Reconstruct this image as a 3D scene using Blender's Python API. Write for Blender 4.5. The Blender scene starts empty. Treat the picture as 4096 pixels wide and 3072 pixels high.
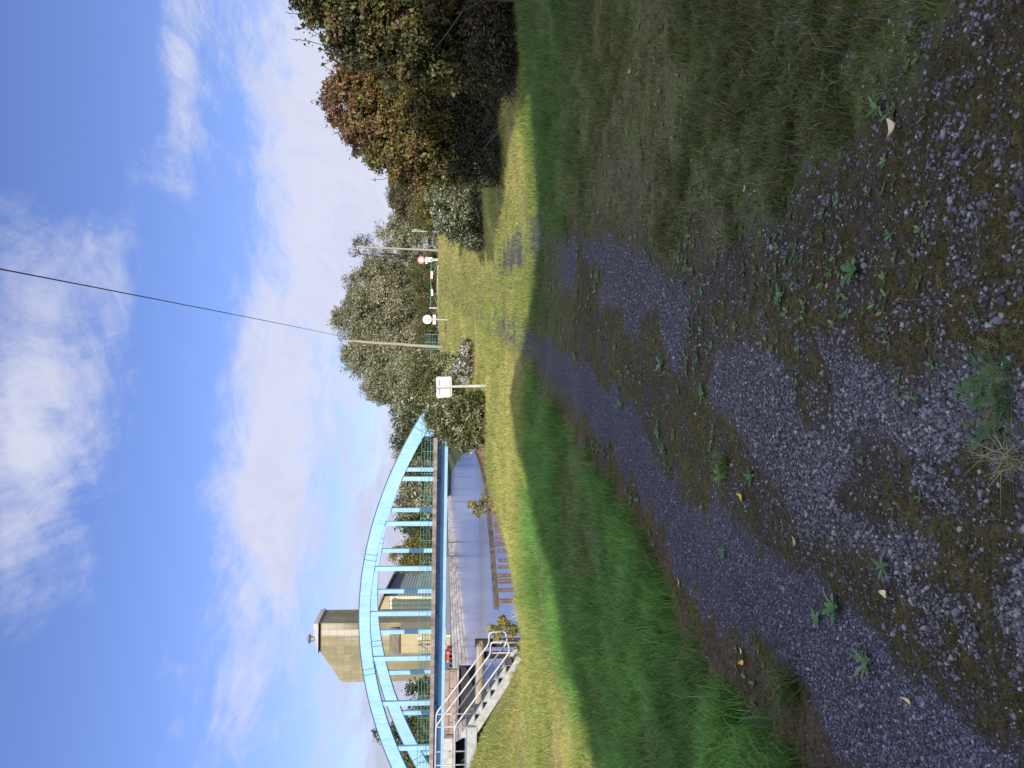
import bpy, math, random
import numpy as np
from mathutils import Vector, Matrix
random.seed(7)
RNG = np.random.default_rng(11)
C = bpy.context.scene.collection
scene = bpy.context.scene
R = math.radians

# ------------------------------------------------------------------ camera
F_PX = 3080.0                      # focal length in pixels of the 4096 px long side
PITCH, ROLL, EYE = R(4.88), R(0.8), 1.6
_F = Vector((0, math.cos(PITCH), -math.sin(PITCH)))
_U = Vector((0, math.sin(PITCH), math.cos(PITCH)))
_X = Vector((1, 0, 0))
_q = Matrix.Rotation(-ROLL, 3, _F)          # small hand-held tilt
CX, CU = _q @ _X, _q @ _U
cam = bpy.data.cameras.new('camera'); camo = bpy.data.objects.new('camera', cam); C.objects.link(camo)
cam.sensor_width = 36; cam.sensor_fit = 'HORIZONTAL'; cam.lens = 36 * F_PX / 4096
cam.clip_start = 0.1; cam.clip_end = 4000
# phone held upright, picture stored lying on its side: picture-left is up in the place
_r, _u, _b = -CU, CX, -_F
camo.matrix_world = Matrix(((_r.x, _u.x, _b.x, 0), (_r.y, _u.y, _b.y, 0), (_r.z, _u.z, _b.z, EYE), (0, 0, 0, 1)))
scene.camera = camo

# ------------------------------------------------------------------ light
SUN_EL, SUN_AZ = R(27), R(11)               # low sun behind the camera, a little to the right
SUN_DIR = Vector((math.sin(SUN_AZ) * math.cos(SUN_EL), -math.cos(SUN_AZ) * math.cos(SUN_EL), math.sin(SUN_EL)))
sun = bpy.data.lights.new('sun', 'SUN'); sun.energy = 4.1; sun.angle = R(0.35); sun.color = (1.0, 0.93, 0.80)
suno = bpy.data.objects.new('sun', sun); C.objects.link(suno)
suno.rotation_euler = SUN_DIR.to_track_quat('Z', 'Y').to_euler()

world = bpy.data.worlds.new('World'); scene.world = world; world.use_nodes = True
wn, wl = world.node_tree.nodes, world.node_tree.links
wn.clear()
def wnode(t, **k):
    n = wn.new(t)
    for a, b in k.items(): setattr(n, a, b)
    return n
w_out = wnode('ShaderNodeOutputWorld'); w_bg = wnode('ShaderNodeBackground'); w_bg.inputs['Strength'].default_value = 0.105
sky = wnode('ShaderNodeTexSky', sky_type='NISHITA'); sky.sun_disc = False
sky.sun_elevation = SUN_EL; sky.sun_rotation = math.pi - SUN_AZ
sky.air_density = 1.0; sky.dust_density = 0.2; sky.ozone_density = 2.0
geo = wnode('ShaderNodeTexCoord')
sep = wnode('ShaderNodeSeparateXYZ'); wl.new(geo.outputs['Generated'], sep.inputs[0])
def wmath(op, a, b=None, c=None, clamp=False):
    n = wnode('ShaderNodeMath', operation=op); n.use_clamp = clamp
    for i, v in enumerate((a, b, c)):
        if v is None: continue
        if isinstance(v, (int, float)): n.inputs[i].default_value = v
        else: wl.new(v, n.inputs[i])
    return n.outputs[0]
dx, dy, dz = sep.outputs
az = wmath('ARCTAN2', dx, dy)               # 0 straight ahead, + to the right
el = wmath('ARCSINE', dz)
zz = wmath('ADD', wmath('MAXIMUM', dz, 0.0), 0.16)
comb = wnode('ShaderNodeCombineXYZ')
wl.new(wmath('DIVIDE', dx, zz), comb.inputs[0]); wl.new(wmath('DIVIDE', dy, zz), comb.inputs[1])
def wnoise(scale, detail, rough, dist, off, sx=1.0, sy=1.0, rot=0.0):
    m = wnode('ShaderNodeMapping'); wl.new(comb.outputs[0], m.inputs[0])
    m.inputs['Location'].default_value = off; m.inputs['Scale'].default_value = (sx, sy, 1); m.inputs['Rotation'].default_value = (0, 0, rot)
    n = wnode('ShaderNodeTexNoise'); n.inputs['Scale'].default_value = scale; n.inputs['Detail'].default_value = detail
    n.inputs['Roughness'].default_value = rough; n.inputs['Distortion'].default_value = dist
    wl.new(m.outputs[0], n.inputs['Vector']); return n.outputs[0]
def wnoise2(*k):
    return wmath('ADD', wmath('MULTIPLY', wmath('SUBTRACT', wnoise(*k), 0.5), 1.7), 0.5)
n1 = wnoise2(1.5, 12, 0.64, 0.7, (3.1, 1.7, 0), 1.0, 1.0, 0.5)
n2 = wnoise2(2.8, 12, 0.66, 1.6, (7.3, 2.2, 0), 1.0, 0.42, -0.5)
nfine = wnoise(5.0, 11, 0.7, 1.0, (1.0, 5.0, 0), 1.0, .6, -.4)
def blob(a0, e0, ra, re, amp):              # a cloud bank at a bearing and height in the sky
    a = wmath('DIVIDE', wmath('SUBTRACT', az, R(a0)), R(ra)); e = wmath('DIVIDE', wmath('SUBTRACT', el, R(e0)), R(re))
    d = wmath('ADD', wmath('MULTIPLY', a, a), wmath('MULTIPLY', e, e))
    return wmath('MULTIPLY', wmath('EXPONENT', wmath('MULTIPLY', d, -1.0)), amp)
BLOBS = [(3, 27, 11, 3.6, .25), (-8, 27.5, 7, 2.8, .20), (-15, 26, 5, 2.2, .12), (9, 23, 3.5, 5, .10), (25, 7, 17, 5.5, .62), (10, 9.5, 11, 3.6, .36),
         (-4, 12.5, 9, 3.0, .40), (-11, 11.5, 8, 3.0, .36), (-21, 13.0, 5, 1.5, .20), (-25, 18, 5, 1.6, .10), (0, 1.5, 50, 4.6, .46), (-18, 4, 12, 3.6, .22),
         (21, 17.5, 7, 1.5, .24), (14, 20, 2.5, 1.6, .12), (28, 14, 5, 2, .16), (-4, 19.5, 16, 2.6, -.20), (16, 27, 8, 5, -.14), (24, 24, 9, 4, -.14), (-22, 24, 7, 6, -.10),
         (12, 14.5, 5, 1.6, -.20)]
bsum = None
for b in BLOBS:
    x = blob(*b); bsum = x if bsum is None else wmath('ADD', bsum, x)
dens = wmath('ADD', wmath('ADD', wmath('MULTIPLY', n1, 0.62), wmath('MULTIPLY', n2, 0.38)), bsum)
dens = wmath('ADD', dens, wmath('MULTIPLY', wmath('SUBTRACT', nfine, 0.5), 0.62))
def wstep(x, lo, hi, amp):
    n = wnode('ShaderNodeMapRange', interpolation_type='SMOOTHSTEP'); wl.new(x, n.inputs[0])
    for i_, q_ in zip((1, 2, 3, 4), (lo, hi, 0.0, amp)): n.inputs[i_].default_value = q_
    return n.outputs[0]
# extra unseen cloud added overhead and behind to lighten the shade
dens = wmath('ADD', dens, wmath('MAXIMUM', wstep(el, R(37), R(55), .34), wstep(wmath('ABSOLUTE', az), R(42), R(70), .30)))
ramp = wnode('ShaderNodeMapRange', interpolation_type='SMOOTHSTEP'); wl.new(dens, ramp.inputs[0])
ramp.inputs[1].default_value = 0.49; ramp.inputs[2].default_value = 1.02; ramp.inputs[3].default_value = 0.0; ramp.inputs[4].default_value = 0.90
# cloud tone: bright tops, lavender-grey thick banks low on the left
gre = wmath('ADD', wmath('ADD', blob(-14, 1.5, 17, 6.0, .8), blob(-27, 3, 9, 6, .4)), wmath('MULTIPLY', wmath('SUBTRACT', n2, 0.5), 0.8), clamp=True)
ctone = wnode('ShaderNodeMixRGB'); wl.new(gre, ctone.inputs[0])
ctone.inputs[1].default_value = (4.6, 4.7, 5.6, 1); ctone.inputs[2].default_value = (3.2, 3.3, 4.2, 1)
sktint = wnode('ShaderNodeMixRGB', blend_type='MULTIPLY'); sktint.inputs[0].default_value = 1.0
wl.new(sky.outputs[0], sktint.inputs[1])
tintmix = wnode('ShaderNodeMixRGB'); wl.new(wstep(el, R(0), R(22), 1.0), tintmix.inputs[0]); tintmix.inputs[1].default_value = (0.62, 0.62, 0.92, 1); tintmix.inputs[2].default_value = (0.72, 0.73, 1.04, 1); wl.new(tintmix.outputs[0], sktint.inputs[2])
bright = wnode('ShaderNodeMixRGB', blend_type='MULTIPLY'); bright.inputs[0].default_value = 1.0
# glow of the unseen clouds overhead and behind raised to brighten the shade
fill_boost = wmath('ADD', 1.0, wmath('MAXIMUM', wstep(el, R(40), R(58), 1.7), wstep(wmath('ABSOLUTE', az), R(55), R(95), 1.2)))
wl.new(ctone.outputs[0], bright.inputs[1]); wl.new(fill_boost, bright.inputs[2])
wmix = wnode('ShaderNodeMixRGB'); wl.new(ramp.outputs[0], wmix.inputs[0]); wl.new(sktint.outputs[0], wmix.inputs[1]); wl.new(bright.outputs[0], wmix.inputs[2])
wl.new(wmix.outputs[0], w_bg.inputs['Color']); wl.new(w_bg.outputs[0], w_out.inputs['Surface'])
vs = scene.view_settings
vs.view_transform = 'Standard'; vs.look = 'None'; vs.gamma = 1; vs.exposure = 0.62; vs.use_curve_mapping = False
scene.cycles.max_bounces = 6; scene.cycles.diffuse_bounces = 3; scene.cycles.glossy_bounces = 3; scene.cycles.transmission_bounces = 3
scene.cycles.use_denoising = True

# ------------------------------------------------------------------ helpers
def pt(u, v, d):
    """the point d metres ahead that lies on the bearing (u, v) of the upright 3072 x 4096 photograph"""
    r = _F + CX * ((u - 1536) / F_PX) - CU * ((v - 2048) / F_PX)
    r = r * (d / r.y); return Vector((r.x, r.y, r.z + EYE))
def ss(t):
    t = np.clip(t, 0, 1); return t * t * (3 - 2 * t)
def _hash(ix, iy, seed):
    h = (ix * 374761393 + iy * 668265263 + seed * 974634777) & 0xFFFFFFFF
    h = ((h ^ (h >> 13)) * 1274126177) & 0xFFFFFFFF
    return ((h ^ (h >> 16)) & 0xFFFF) / 65535.0
def vnoise(x, y, seed=0):
    x = np.asarray(x, float); y = np.asarray(y, float)
    ix = np.floor(x).astype(np.int64); iy = np.floor(y).astype(np.int64)
    fx, fy = x - ix, y - iy; fx = fx * fx * (3 - 2 * fx); fy = fy * fy * (3 - 2 * fy)
    a, b, c, d = _hash(ix, iy, seed), _hash(ix + 1, iy, seed), _hash(ix, iy + 1, seed), _hash(ix + 1, iy + 1, seed)
    return (a * (1 - fx) + b * fx) * (1 - fy) + (c * (1 - fx) + d * fx) * fy
def fbm(x, y, s, seed=0, o=4):
    t, a, n = 0, 0.5, 0
    x = np.asarray(x, float) / s; y = np.asarray(y, float) / s
    for i in range(o):
        t = t + a * vnoise(x, y, seed + i * 17); n += a; a *= 0.5; x = x * 2.03 + 5.1; y = y * 2.03 + 1.7
    return t / n

def tag(o, label=None, cat=None, group=None, kind=None):
    if label: o['label'] = label
    if cat: o['category'] = cat
    if group: o['group'] = group
    if kind: o['kind'] = kind
    return o
def empty(name, loc, label, cat, group=None, rz=0):
    o = bpy.data.objects.new(name, None); C.objects.link(o); o.location = loc; o.rotation_euler = (0, 0, rz); o.empty_display_size = .2
    return tag(o, label, cat, group)
def np_mesh(name, V, F, mat, parent=None, col=None, loops=None, smooth=False, attrs=None):
    """V (n,3); F (m,k) all faces of k corners, or list of arrays"""
    me = bpy.data.meshes.new(name)
    Fs = F if isinstance(F, list) else [F]
    Fs = [np.asarray(f, np.int32) for f in Fs if len(f)]
    V = np.asarray(V, np.float32)
    me.vertices.add(len(V)); me.vertices.foreach_set('co', V.ravel())
    nl = sum(f.size for f in Fs); nf = sum(len(f) for f in Fs)
    me.loops.add(nl); me.loops.foreach_set('vertex_index', np.concatenate([f.ravel() for f in Fs]))
    me.polygons.add(nf)
    tot = np.concatenate([np.full(len(f), f.shape[1], np.int32) for f in Fs])
    me.polygons.foreach_set('loop_start', np.concatenate([[0], np.cumsum(tot)[:-1]]).astype(np.int32))
    me.polygons.foreach_set('loop_total', tot)
    if smooth: me.polygons.foreach_set('use_smooth', np.ones(nf, bool))
    if col is not None:
        a = me.attributes.new('col', 'FLOAT_COLOR', 'POINT')
        c4 = np.ones((len(V), 4), np.float32); c4[:, :3] = col; a.data.foreach_set('color', c4.ravel())
    for k, arr in (attrs or {}).items():
        a = me.attributes.new(k, 'FLOAT', 'POINT'); a.data.foreach_set('value', np.asarray(arr, np.float32))
    me.update(calc_edges=True)
    me.materials.append(mat)
    o = bpy.data.objects.new(name, me); C.objects.link(o)
    if parent: o.parent = parent
    return o

class MB:
    """collects boxes, tubes, prisms into ONE mesh"""
    def __init__(s, origin=(0, 0, 0)): s.v, s.f, s.o = [], [], Vector(origin)
    def add(s, vs, fs):
        n = len(s.v); s.v += [Vector(p) - s.o for p in vs]; s.f += [tuple(i + n for i in f) for f in fs]; return s
    def box(s, a, b, m=None):
        (x0, y0, z0), (x1, y1, z1) = a, b
        p = [Vector(q) for q in ((x0, y0, z0), (x1, y0, z0), (x1, y1, z0), (x0, y1, z0), (x0, y0, z1), (x1, y0, z1), (x1, y1, z1), (x0, y1, z1))]
        if m: p = [m @ q for q in p]
        return s.add(p, [(0, 3, 2, 1), (4, 5, 6, 7), (0, 1, 5, 4), (1, 2, 6, 5), (2, 3, 7, 6), (3, 0, 4, 7)])
    def bar(s, p, q, w, h, up=(0, 0, 1)):
        p, q = Vector(p), Vector(q); d = (q - p).normalized(); x = d.cross(Vector(up))
        x = x.normalized() if x.length > 1e-4 else Vector((1, 0, 0)); z = x.cross(d)
        L = [p + x * a * w / 2 + z * b * h / 2 for a, b in ((-1, -1), (1, -1), (1, 1), (-1, 1))]
        M = [q + x * a * w / 2 + z * b * h / 2 for a, b in ((-1, -1), (1, -1), (1, 1), (-1, 1))]
        return s.add(L + M, [(3, 2, 1, 0), (4, 5, 6, 7), (0, 1, 5, 4), (1, 2, 6, 5), (2, 3, 7, 6), (3, 0, 4, 7)])
    def tube(s, pts, r, n=8, r1=None, cap=True):
        pts = [Vector(p) for p in pts]; k = len(pts); vs, fs = [], []
        ref = Vector((0, 0, 1))
        for i, p in enumerate(pts):
            t = (pts[min(i + 1, k - 1)] - pts[max(i - 1, 0)])
            t = t.normalized() if t.length > 1e-9 else Vector((0, 0, 1))
            x = t.cross(ref)
            if x.length < 1e-3: x = t.cross(Vector((0, 1, 0)))
            x.normalize(); y = t.cross(x)
            rr = r if r1 is None else r + (r1 - r) * i / (k - 1)
            vs += [p + (x * math.cos(2 * math.pi * j / n) + y * math.sin(2 * math.pi * j / n)) * rr for j in range(n)]
        for i in range(k - 1):
            fs += [(i * n + j, i * n + (j + 1) % n, (i + 1) * n + (j + 1) % n, (i + 1) * n + j) for j in range(n)]
        if cap: fs += [tuple(reversed(range(n))), tuple((k - 1) * n + j for j in range(n))]
        return s.add(vs, fs)
    def prism(s, poly, a, b):
        """poly [(x, z)] swept from y=a to y=b"""
        n = len(poly)
        vs = [(x, a, z) for x, z in poly] + [(x, b, z) for x, z in poly]
        return s.add(vs, [tuple(range(n)), tuple(reversed(range(n, 2 * n)))] + [(i, i + n, (i + 1) % n + n, (i + 1) % n) for i in range(n)])
    def disc(s, c, r, y0, y1, n=32, r_in=0):
        c = Vector(c); k = range(n); a = [2 * math.pi * j / n for j in k]
        if r_in == 0:
            return s.prism([(c.x + r * math.cos(t), c.z + r * math.sin(t)) for t in a], y0, y1)
        vs = []
        for yy in (y0, y1):
            for rr in (r_in, r): vs += [(c.x + rr * math.cos(t), yy, c.z + rr * math.sin(t)) for t in a]
        fs = []
        for j in k:
            m = (j + 1) % n
            fs += [(j, m, n + m, n + j), (2 * n + m, 2 * n + j, 3 * n + j, 3 * n + m), (n + j, n + m, 3 * n + m, 3 * n + j), (m, j, 2 * n + j, 2 * n + m)]
        return s.add(vs, fs)
    def build(s, name, mat, parent=None, smooth=False, bevel=0.0):
        me = bpy.data.meshes.new(name); me.from_pydata([tuple(p) for p in s.v], [], s.f); me.update()
        if smooth:
            me.polygons.foreach_set('use_smooth', [True] * len(me.polygons))
        me.materials.append(mat)
        o = bpy.data.objects.new(name, me); C.objects.link(o)
        if parent: o.parent = parent
        else: o.location = s.o
        if bevel:
            b = o.modifiers.new('bevel', 'BEVEL'); b.width = bevel; b.segments = 2; b.limit_method = 'ANGLE'
        return o
def rounded(x0, z0, x1, z1, r, n=5):
    P = []
    for cx, cz, a0 in ((x1 - r, z0 + r, -90), (x1 - r, z1 - r, 0), (x0 + r, z1 - r, 90), (x0 + r, z0 + r, 180)):
        P += [(cx + r * math.cos(R(a0 + 90 * i / n)), cz + r * math.sin(R(a0 + 90 * i / n))) for i in range(n + 1)]
    return P
def round_path(pts, r=0.1, n=5):
    pts = [Vector(p) for p in pts]; out = [pts[0]]
    for i in range(1, len(pts) - 1):
        a, b, c = pts[i - 1], pts[i], pts[i + 1]
        ra = min(r, (a - b).length * .45, (c - b).length * .45)
        p, q = b + (a - b).normalized() * ra, b + (c - b).normalized() * ra
        for k in range(n + 1):
            t = k / n; out.append(p * (1 - t) ** 2 + b * 2 * t * (1 - t) + q * t * t)
    return out + [pts[-1]]

# ------------------------------------------------------------------ materials
def mat(name, build):
    m = bpy.data.materials.new(name); m.use_nodes = True; nt = m.node_tree
    bs = nt.nodes['Principled BSDF']; build(nt, bs); return m
def nd(nt, t, **k):
    n = nt.nodes.new(t)
    for a, b in k.items(): setattr(n, a, b)
    return n
def noise(nt, scale, detail=4, rough=.6, vec=None, dist=0):
    n = nd(nt, 'ShaderNodeTexNoise'); n.inputs['Scale'].default_value = scale; n.inputs['Detail'].default_value = detail
    n.inputs['Roughness'].default_value = rough; n.inputs['Distortion'].default_value = dist
    if vec: nt.links.new(vec, n.inputs['Vector'])
    return n.outputs[0]
def ramp2(nt, fac, stops):
    r = nd(nt, 'ShaderNodeValToRGB'); nt.links.new(fac, r.inputs[0]); e = r.color_ramp.elements
    while len(e) < len(stops): e.new(0.5)
    for el_, (p, c) in zip(e, stops): el_.position = p; el_.color = (*c, 1)
    return r.outputs[0]
def objco(nt, scale=(1, 1, 1), out='Object'):
    t = nd(nt, 'ShaderNodeTexCoord'); m = nd(nt, 'ShaderNodeMapping'); m.inputs['Scale'].default_value = scale
    nt.links.new(t.outputs[out], m.inputs[0]); return m.outputs[0]
def worldco(nt, scale=(1, 1, 1)):
    t = nd(nt, 'ShaderNodeNewGeometry'); m = nd(nt, 'ShaderNodeMapping'); m.inputs['Scale'].default_value = scale
    nt.links.new(t.outputs['Position'], m.inputs[0]); return m.outputs[0]
def bump(nt, bs, h, strength=.4, dist=.02):
    b = nd(nt, 'ShaderNodeBump'); b.inputs['Strength'].default_value = strength; b.inputs['Distance'].default_value = dist
    nt.links.new(h, b.inputs['Height']); nt.links.new(b.outputs[0], bs.inputs['Normal'])
def mixc(nt, fac, a, b, mode='MIX'):
    m = nd(nt, 'ShaderNodeMixRGB', blend_type=mode)
    for i, v in enumerate((fac, a, b)):
        if isinstance(v, (int, float)): m.inputs[i].default_value = v
        elif isinstance(v, tuple): m.inputs[i].default_value = (*v, 1)
        else: nt.links.new(v, m.inputs[i])
    return m.outputs[0]
def nmath(nt, op, a, b=0.0, clamp=False):
    n = nd(nt, 'ShaderNodeMath', operation=op); n.use_clamp = clamp
    for i, v in enumerate((a, b)):
        if isinstance(v, (int, float)): n.inputs[i].default_value = v
        else: nt.links.new(v, n.inputs[i])
    return n.outputs[0]
def simple(name, c0, c1, scale=3.0, rough=.6, metal=0.0, bs_=0.0, stretch=(1, 1, 1), lo=.35, hi=.65, spec=.5):
    def f(nt, bs):
        v = worldco(nt, stretch); n = noise(nt, scale, 6, .65, v)
        nt.links.new(ramp2(nt, n, [(lo, c0), (hi, c1)]), bs.inputs['Base Color'])
        bs.inputs['Roughness'].default_value = rough; bs.inputs['Metallic'].default_value = metal
        bs.inputs['Specular IOR Level'].default_value = spec
        if bs_: bump(nt, bs, noise(nt, scale * 6, 5, .7, v), bs_, .02)
    return mat(name, f)
def leafmat(name, trans=.3, rough=.5, spec=.4, tint=(1.15, 1.2, .7)):
    def f(nt, bs):
        a = nd(nt, 'ShaderNodeAttribute', attribute_name='col')
        nt.links.new(a.outputs['Color'], bs.inputs['Base Color']); bs.inputs['Roughness'].default_value = rough
        bs.inputs['Specular IOR Level'].default_value = spec
        tr = nd(nt, 'ShaderNodeBsdfTranslucent'); nt.links.new(mixc(nt, 1.0, a.outputs['Color'], tint, 'MULTIPLY'), tr.inputs[0])
        mx = nd(nt, 'ShaderNodeMixShader'); mx.inputs[0].default_value = trans
        nt.links.new(bs.outputs[0], mx.inputs[1]); nt.links.new(tr.outputs[0], mx.inputs[2])
        nt.links.new(mx.outputs[0], nt.nodes['Material Output'].inputs['Surface'])
    return mat(name, f)
M_leaf = leafmat('foliage')
M_grass = leafmat('grass_blade', .3, .55, .25)
M_dry = leafmat('dry_stalk', .2, .7, .15, (1, 1, .9))
M_flat = leafmat('fallen_leaf', .1, .6, .2, (1, 1, .9))
def barkf(nt, bs):
    v = worldco(nt, (1, 1, .25)); n = noise(nt, 9, 6, .7, v)
    nt.links.new(ramp2(nt, n, [(.3, (.05, .04, .03)), (.7, (.17, .14, .11))]), bs.inputs['Base Color']); bs.inputs['Roughness'].default_value = .9
    bump(nt, bs, n, .6, .03)
M_bark = mat('bark', barkf)
M_twig = simple('twig_bark', (.028, .022, .018), (.075, .06, .048), 5, .85)
def bluef(nt, bs):                          # weathered light blue paint: rain streaks, chalky patches, grime specks
    v = worldco(nt); s = noise(nt, 1.6, 6, .7, worldco(nt, (2.2, 2.2, .22)))
    p = noise(nt, .45, 5, .6, v); d = noise(nt, 5, 5, .75, v)
    c = ramp2(nt, s, [(.3, (.14, .29, .42)), (.5, (.195, .375, .53)), (.68, (.23, .41, .56))])
    c = mixc(nt, ramp2(nt, p, [(.4, (0, 0, 0)), (.65, (.6, .6, .6))]), c, (.265, .43, .55))
    c = mixc(nt, ramp2(nt, d, [(.62, (0, 0, 0)), (.72, (.6, .6, .6))]), c, (.13, .21, .25))
    nt.links.new(c, bs.inputs['Base Color']); bs.inputs['Roughness'].default_value = .55
M_blue = mat('blue_paint', bluef)
M_navy = simple('dark_blue_edge', (.02, .06, .09), (.035, .09, .12), 3, .6)
M_deckc = simple('weathered_concrete_edge', (.10, .075, .055), (.26, .22, .18), 1.5, .9, 0, .5, (1, 1, .4))
M_conc = simple('concrete', (.26, .25, .23), (.42, .41, .38), 1.2, .9, 0, .4)
M_asph = simple('asphalt', (.045, .045, .047), (.075, .073, .07), 6, .9, 0, .4)
M_green = simple('green_railing_paint', (.025, .12, .10), (.05, .19, .15), 4, .5)
M_galv = simple('galvanised_steel', (.27, .275, .28), (.43, .435, .44), 5, .5, .3, .1)
M_galvd = simple('galvanised_grating', (.16, .17, .18), (.26, .27, .28), 30, .6, .5)
M_white = simple('white_paint', (.49, .49, .48), (.57, .57, .555), 2, .5)
M_signback = simple('sign_back_grey', (.43, .435, .425), (.50, .505, .495), 3, .5)
M_red = simple('red_paint', (.55, .03, .025), (.62, .05, .04), 2, .45)
M_dark = simple('dark_rubber_and_eaves_shade', (.012, .012, .013), (.03, .03, .03), 4, .7)
M_glass = simple('dark_glass', (.015, .02, .025), (.03, .035, .04), 1, .08)
M_rust = simple('rusty_steel', (.085, .050, .036), (.17, .10, .07), 4, .85, 0, .5)
M_woodg = simple('grey_weathered_wood', (.17, .14, .11), (.38, .33, .26), 3, .85, 0, .6, (6, 6, .5))
M_pole = simple('pale_pole_wood', (.20, .17, .13), (.35, .30, .235), 4, .85, 0, .5, (5, 5, .4))
M_wale = simple('stained_waling_timber', (.045, .038, .03), (.15, .125, .10), 2.2, .9, 0, .7)
M_black = simple('tarred_timber_and_gap_shade', (.012, .011, .010), (.035, .03, .027), 3, .85, 0, .5)
M_tan = simple('split_timber', (.19, .15, .10), (.33, .27, .19), 3, .85, 0, .6, (.5, 6, 6))
M_yel = simple('yellow_stripe', (.62, .45, .05), (.7, .52, .08), 3, .5)
M_blu2 = simple('blue_enamel', (.03, .09, .32), (.05, .12, .4), 3, .4)
M_tblue = simple('dull_blue_steel', (.03, .06, .13), (.06, .1, .2), 3, .6)
def cladf(cA, cB, gx, gz, line, stain):
    """panel cladding: grid of joints plus pale vertical run-off stains"""
    def f(nt, bs):
        t = nd(nt, 'ShaderNodeTexCoord'); s = nd(nt, 'ShaderNodeSeparateXYZ'); nt.links.new(t.outputs['Object'], s.inputs[0])
        xy = nmath(nt, 'ADD', s.outputs[0], s.outputs[1])
        def joint(c, g):
            fr = nmath(nt, 'FRACT', nmath(nt, 'DIVIDE', c, g)); return nmath(nt, 'LESS_THAN', fr, line / g)
        j = nmath(nt, 'MAXIMUM', joint(xy, gx), joint(s.outputs[2], gz))
        cell = nd(nt, 'ShaderNodeCombineXYZ'); nt.links.new(nmath(nt, 'FLOOR', nmath(nt, 'DIVIDE', xy, gx)), cell.inputs[0]); nt.links.new(nmath(nt, 'FLOOR', nmath(nt, 'DIVIDE', s.outputs[2], gz)), cell.inputs[1])
        wn_ = nd(nt, 'ShaderNodeTexWhiteNoise', noise_dimensions='2D'); nt.links.new(cell.outputs[0], wn_.inputs[0])
        n = noise(nt, .22, 6, .65, objco(nt, (1, 1, .35))); g = noise(nt, 2.2, 4, .7, objco(nt, (1.5, 1.5, .12)))
        f_ = nmath(nt, 'ADD', nmath(nt, 'MULTIPLY', wn_.outputs[0], .09), nmath(nt, 'ADD', nmath(nt, 'MULTIPLY', n, .72), nmath(nt, 'MULTIPLY', g, .2)))
        c = ramp2(nt, f_, [(.36, tuple(q * .72 for q in cB)), (.48, cB), (.62, cA)])
        st = noise(nt, .30, 3, .55, objco(nt, (1, 1, .05)))
        c = mixc(nt, ramp2(nt, st, [(.55, (0, 0, 0)), (.66, (stain, stain, stain))]), c, (.44, .40, .34))
        c = mixc(nt, nmath(nt, 'MULTIPLY', j, .55), c, (.10, .085, .05))
        nt.links.new(c, bs.inputs['Base Color']); bs.inputs['Roughness'].default_value = .75
    return f
M_silo = mat('ochre_panel_cladding', cladf((.255, .222, .122), (.175, .154, .085), 2.05, 1.85, .09, .7))
M_shed = mat('tan_panel_cladding', cladf((.36, .30, .17), (.31, .255, .14), 5.0, 6.0, .03, .1))
M_roofg = simple('pale_roof_cladding', (.25, .235, .225), (.36, .34, .32), .4, .7)
M_roofb = simple('brown_roof_sheet', (.10, .085, .06), (.17, .14, .10), .5, .8)
M_darkband = simple('dark_eaves_sheet', (.05, .055, .065), (.08, .085, .09), .5, .7)
def stripef(nt, bs):
    t = nd(nt, 'ShaderNodeTexCoord'); s = nd(nt, 'ShaderNodeSeparateXYZ'); nt.links.new(t.outputs['Object'], s.inputs[0])
    w = noise(nt, 1.0, 4, .75, objco(nt, (.02, .02, 1.5))); w2 = noise(nt, .12, 3, .5, objco(nt))
    c = ramp2(nt, w, [(.34, (.20, .32, .18)), (.45, (.52, .53, .33)), (.50, (.25, .28, .15)), (.55, (.60, .56, .34)), (.66, (.30, .42, .25))])
    c = mixc(nt, nmath(nt, 'MULTIPLY', w2, .3), c, (.52, .50, .30))
    nt.links.new(c, bs.inputs['Base Color']); bs.inputs['Roughness'].default_value = .7
M_stripe = mat('striped_shed_sheet', stripef)
def gridf(nt, bs):
    b = nd(nt, 'ShaderNodeTexBrick'); nt.links.new(objco(nt, (1, 1, 1), 'UV'), b.inputs['Vector'])
    b.offset = 0.0; b.inputs['Scale'].default_value = 1.0; b.inputs['Brick Width'].default_value = 2.6; b.inputs['Row Height'].default_value = .95; b.inputs['Mortar Size'].default_value = .17
    b.inputs['Color1'].default_value = (.30, .35, .24, 1); b.inputs['Color2'].default_value = (.20, .25, .18, 1); b.inputs['Mortar'].default_value = (.58, .62, .44, 1)
    nt.links.new(b.outputs[0], bs.inputs['Base Color']); bs.inputs['Roughness'].default_value = .7
M_grid = mat('glazed_grid_wall', gridf)
def stonef(cA, cB, mortar, w, h, sc=1.0, moss=.3):
    def f(nt, bs):
        v = objco(nt, (1, 1, 1), 'UV'); b = nd(nt, 'ShaderNodeTexBrick'); nt.links.new(v, b.inputs['Vector'])
        b.inputs['Scale'].default_value = sc; b.inputs['Brick Width'].default_value = w; b.inputs['Row Height'].default_value = h; b.inputs['Mortar Size'].default_value = h * .08
        b.inputs['Color1'].default_value = (*cA, 1); b.inputs['Color2'].default_value = (*cB, 1); b.inputs['Mortar'].default_value = (*mortar, 1)
        n = noise(nt, .7, 6, .7, worldco(nt, (1, .25, 1.4))); n2 = noise(nt, .25, 4, .6, worldco(nt, (1, .3, .3)))
        c = mixc(nt, ramp2(nt, n, [(.42, (0, 0, 0)), (.62, (.75, .75, .75))]), b.outputs[0], (.15, .125, .10))
        c = mixc(nt, ramp2(nt, n2, [(.52, (0, 0, 0)), (.68, (moss, moss, moss))]), c, (.10, .11, .05))
        nt.links.new(c, bs.inputs['Base Color']); bs.inputs['Roughness'].default_value = .9
        bump(nt, bs, n, .5, .1)
    return f
M_quay = mat('weathered_quay_stone', stonef((.66, .60, .52), (.54, .48, .42), (.12, .10, .085), 2.4, .55))
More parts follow.
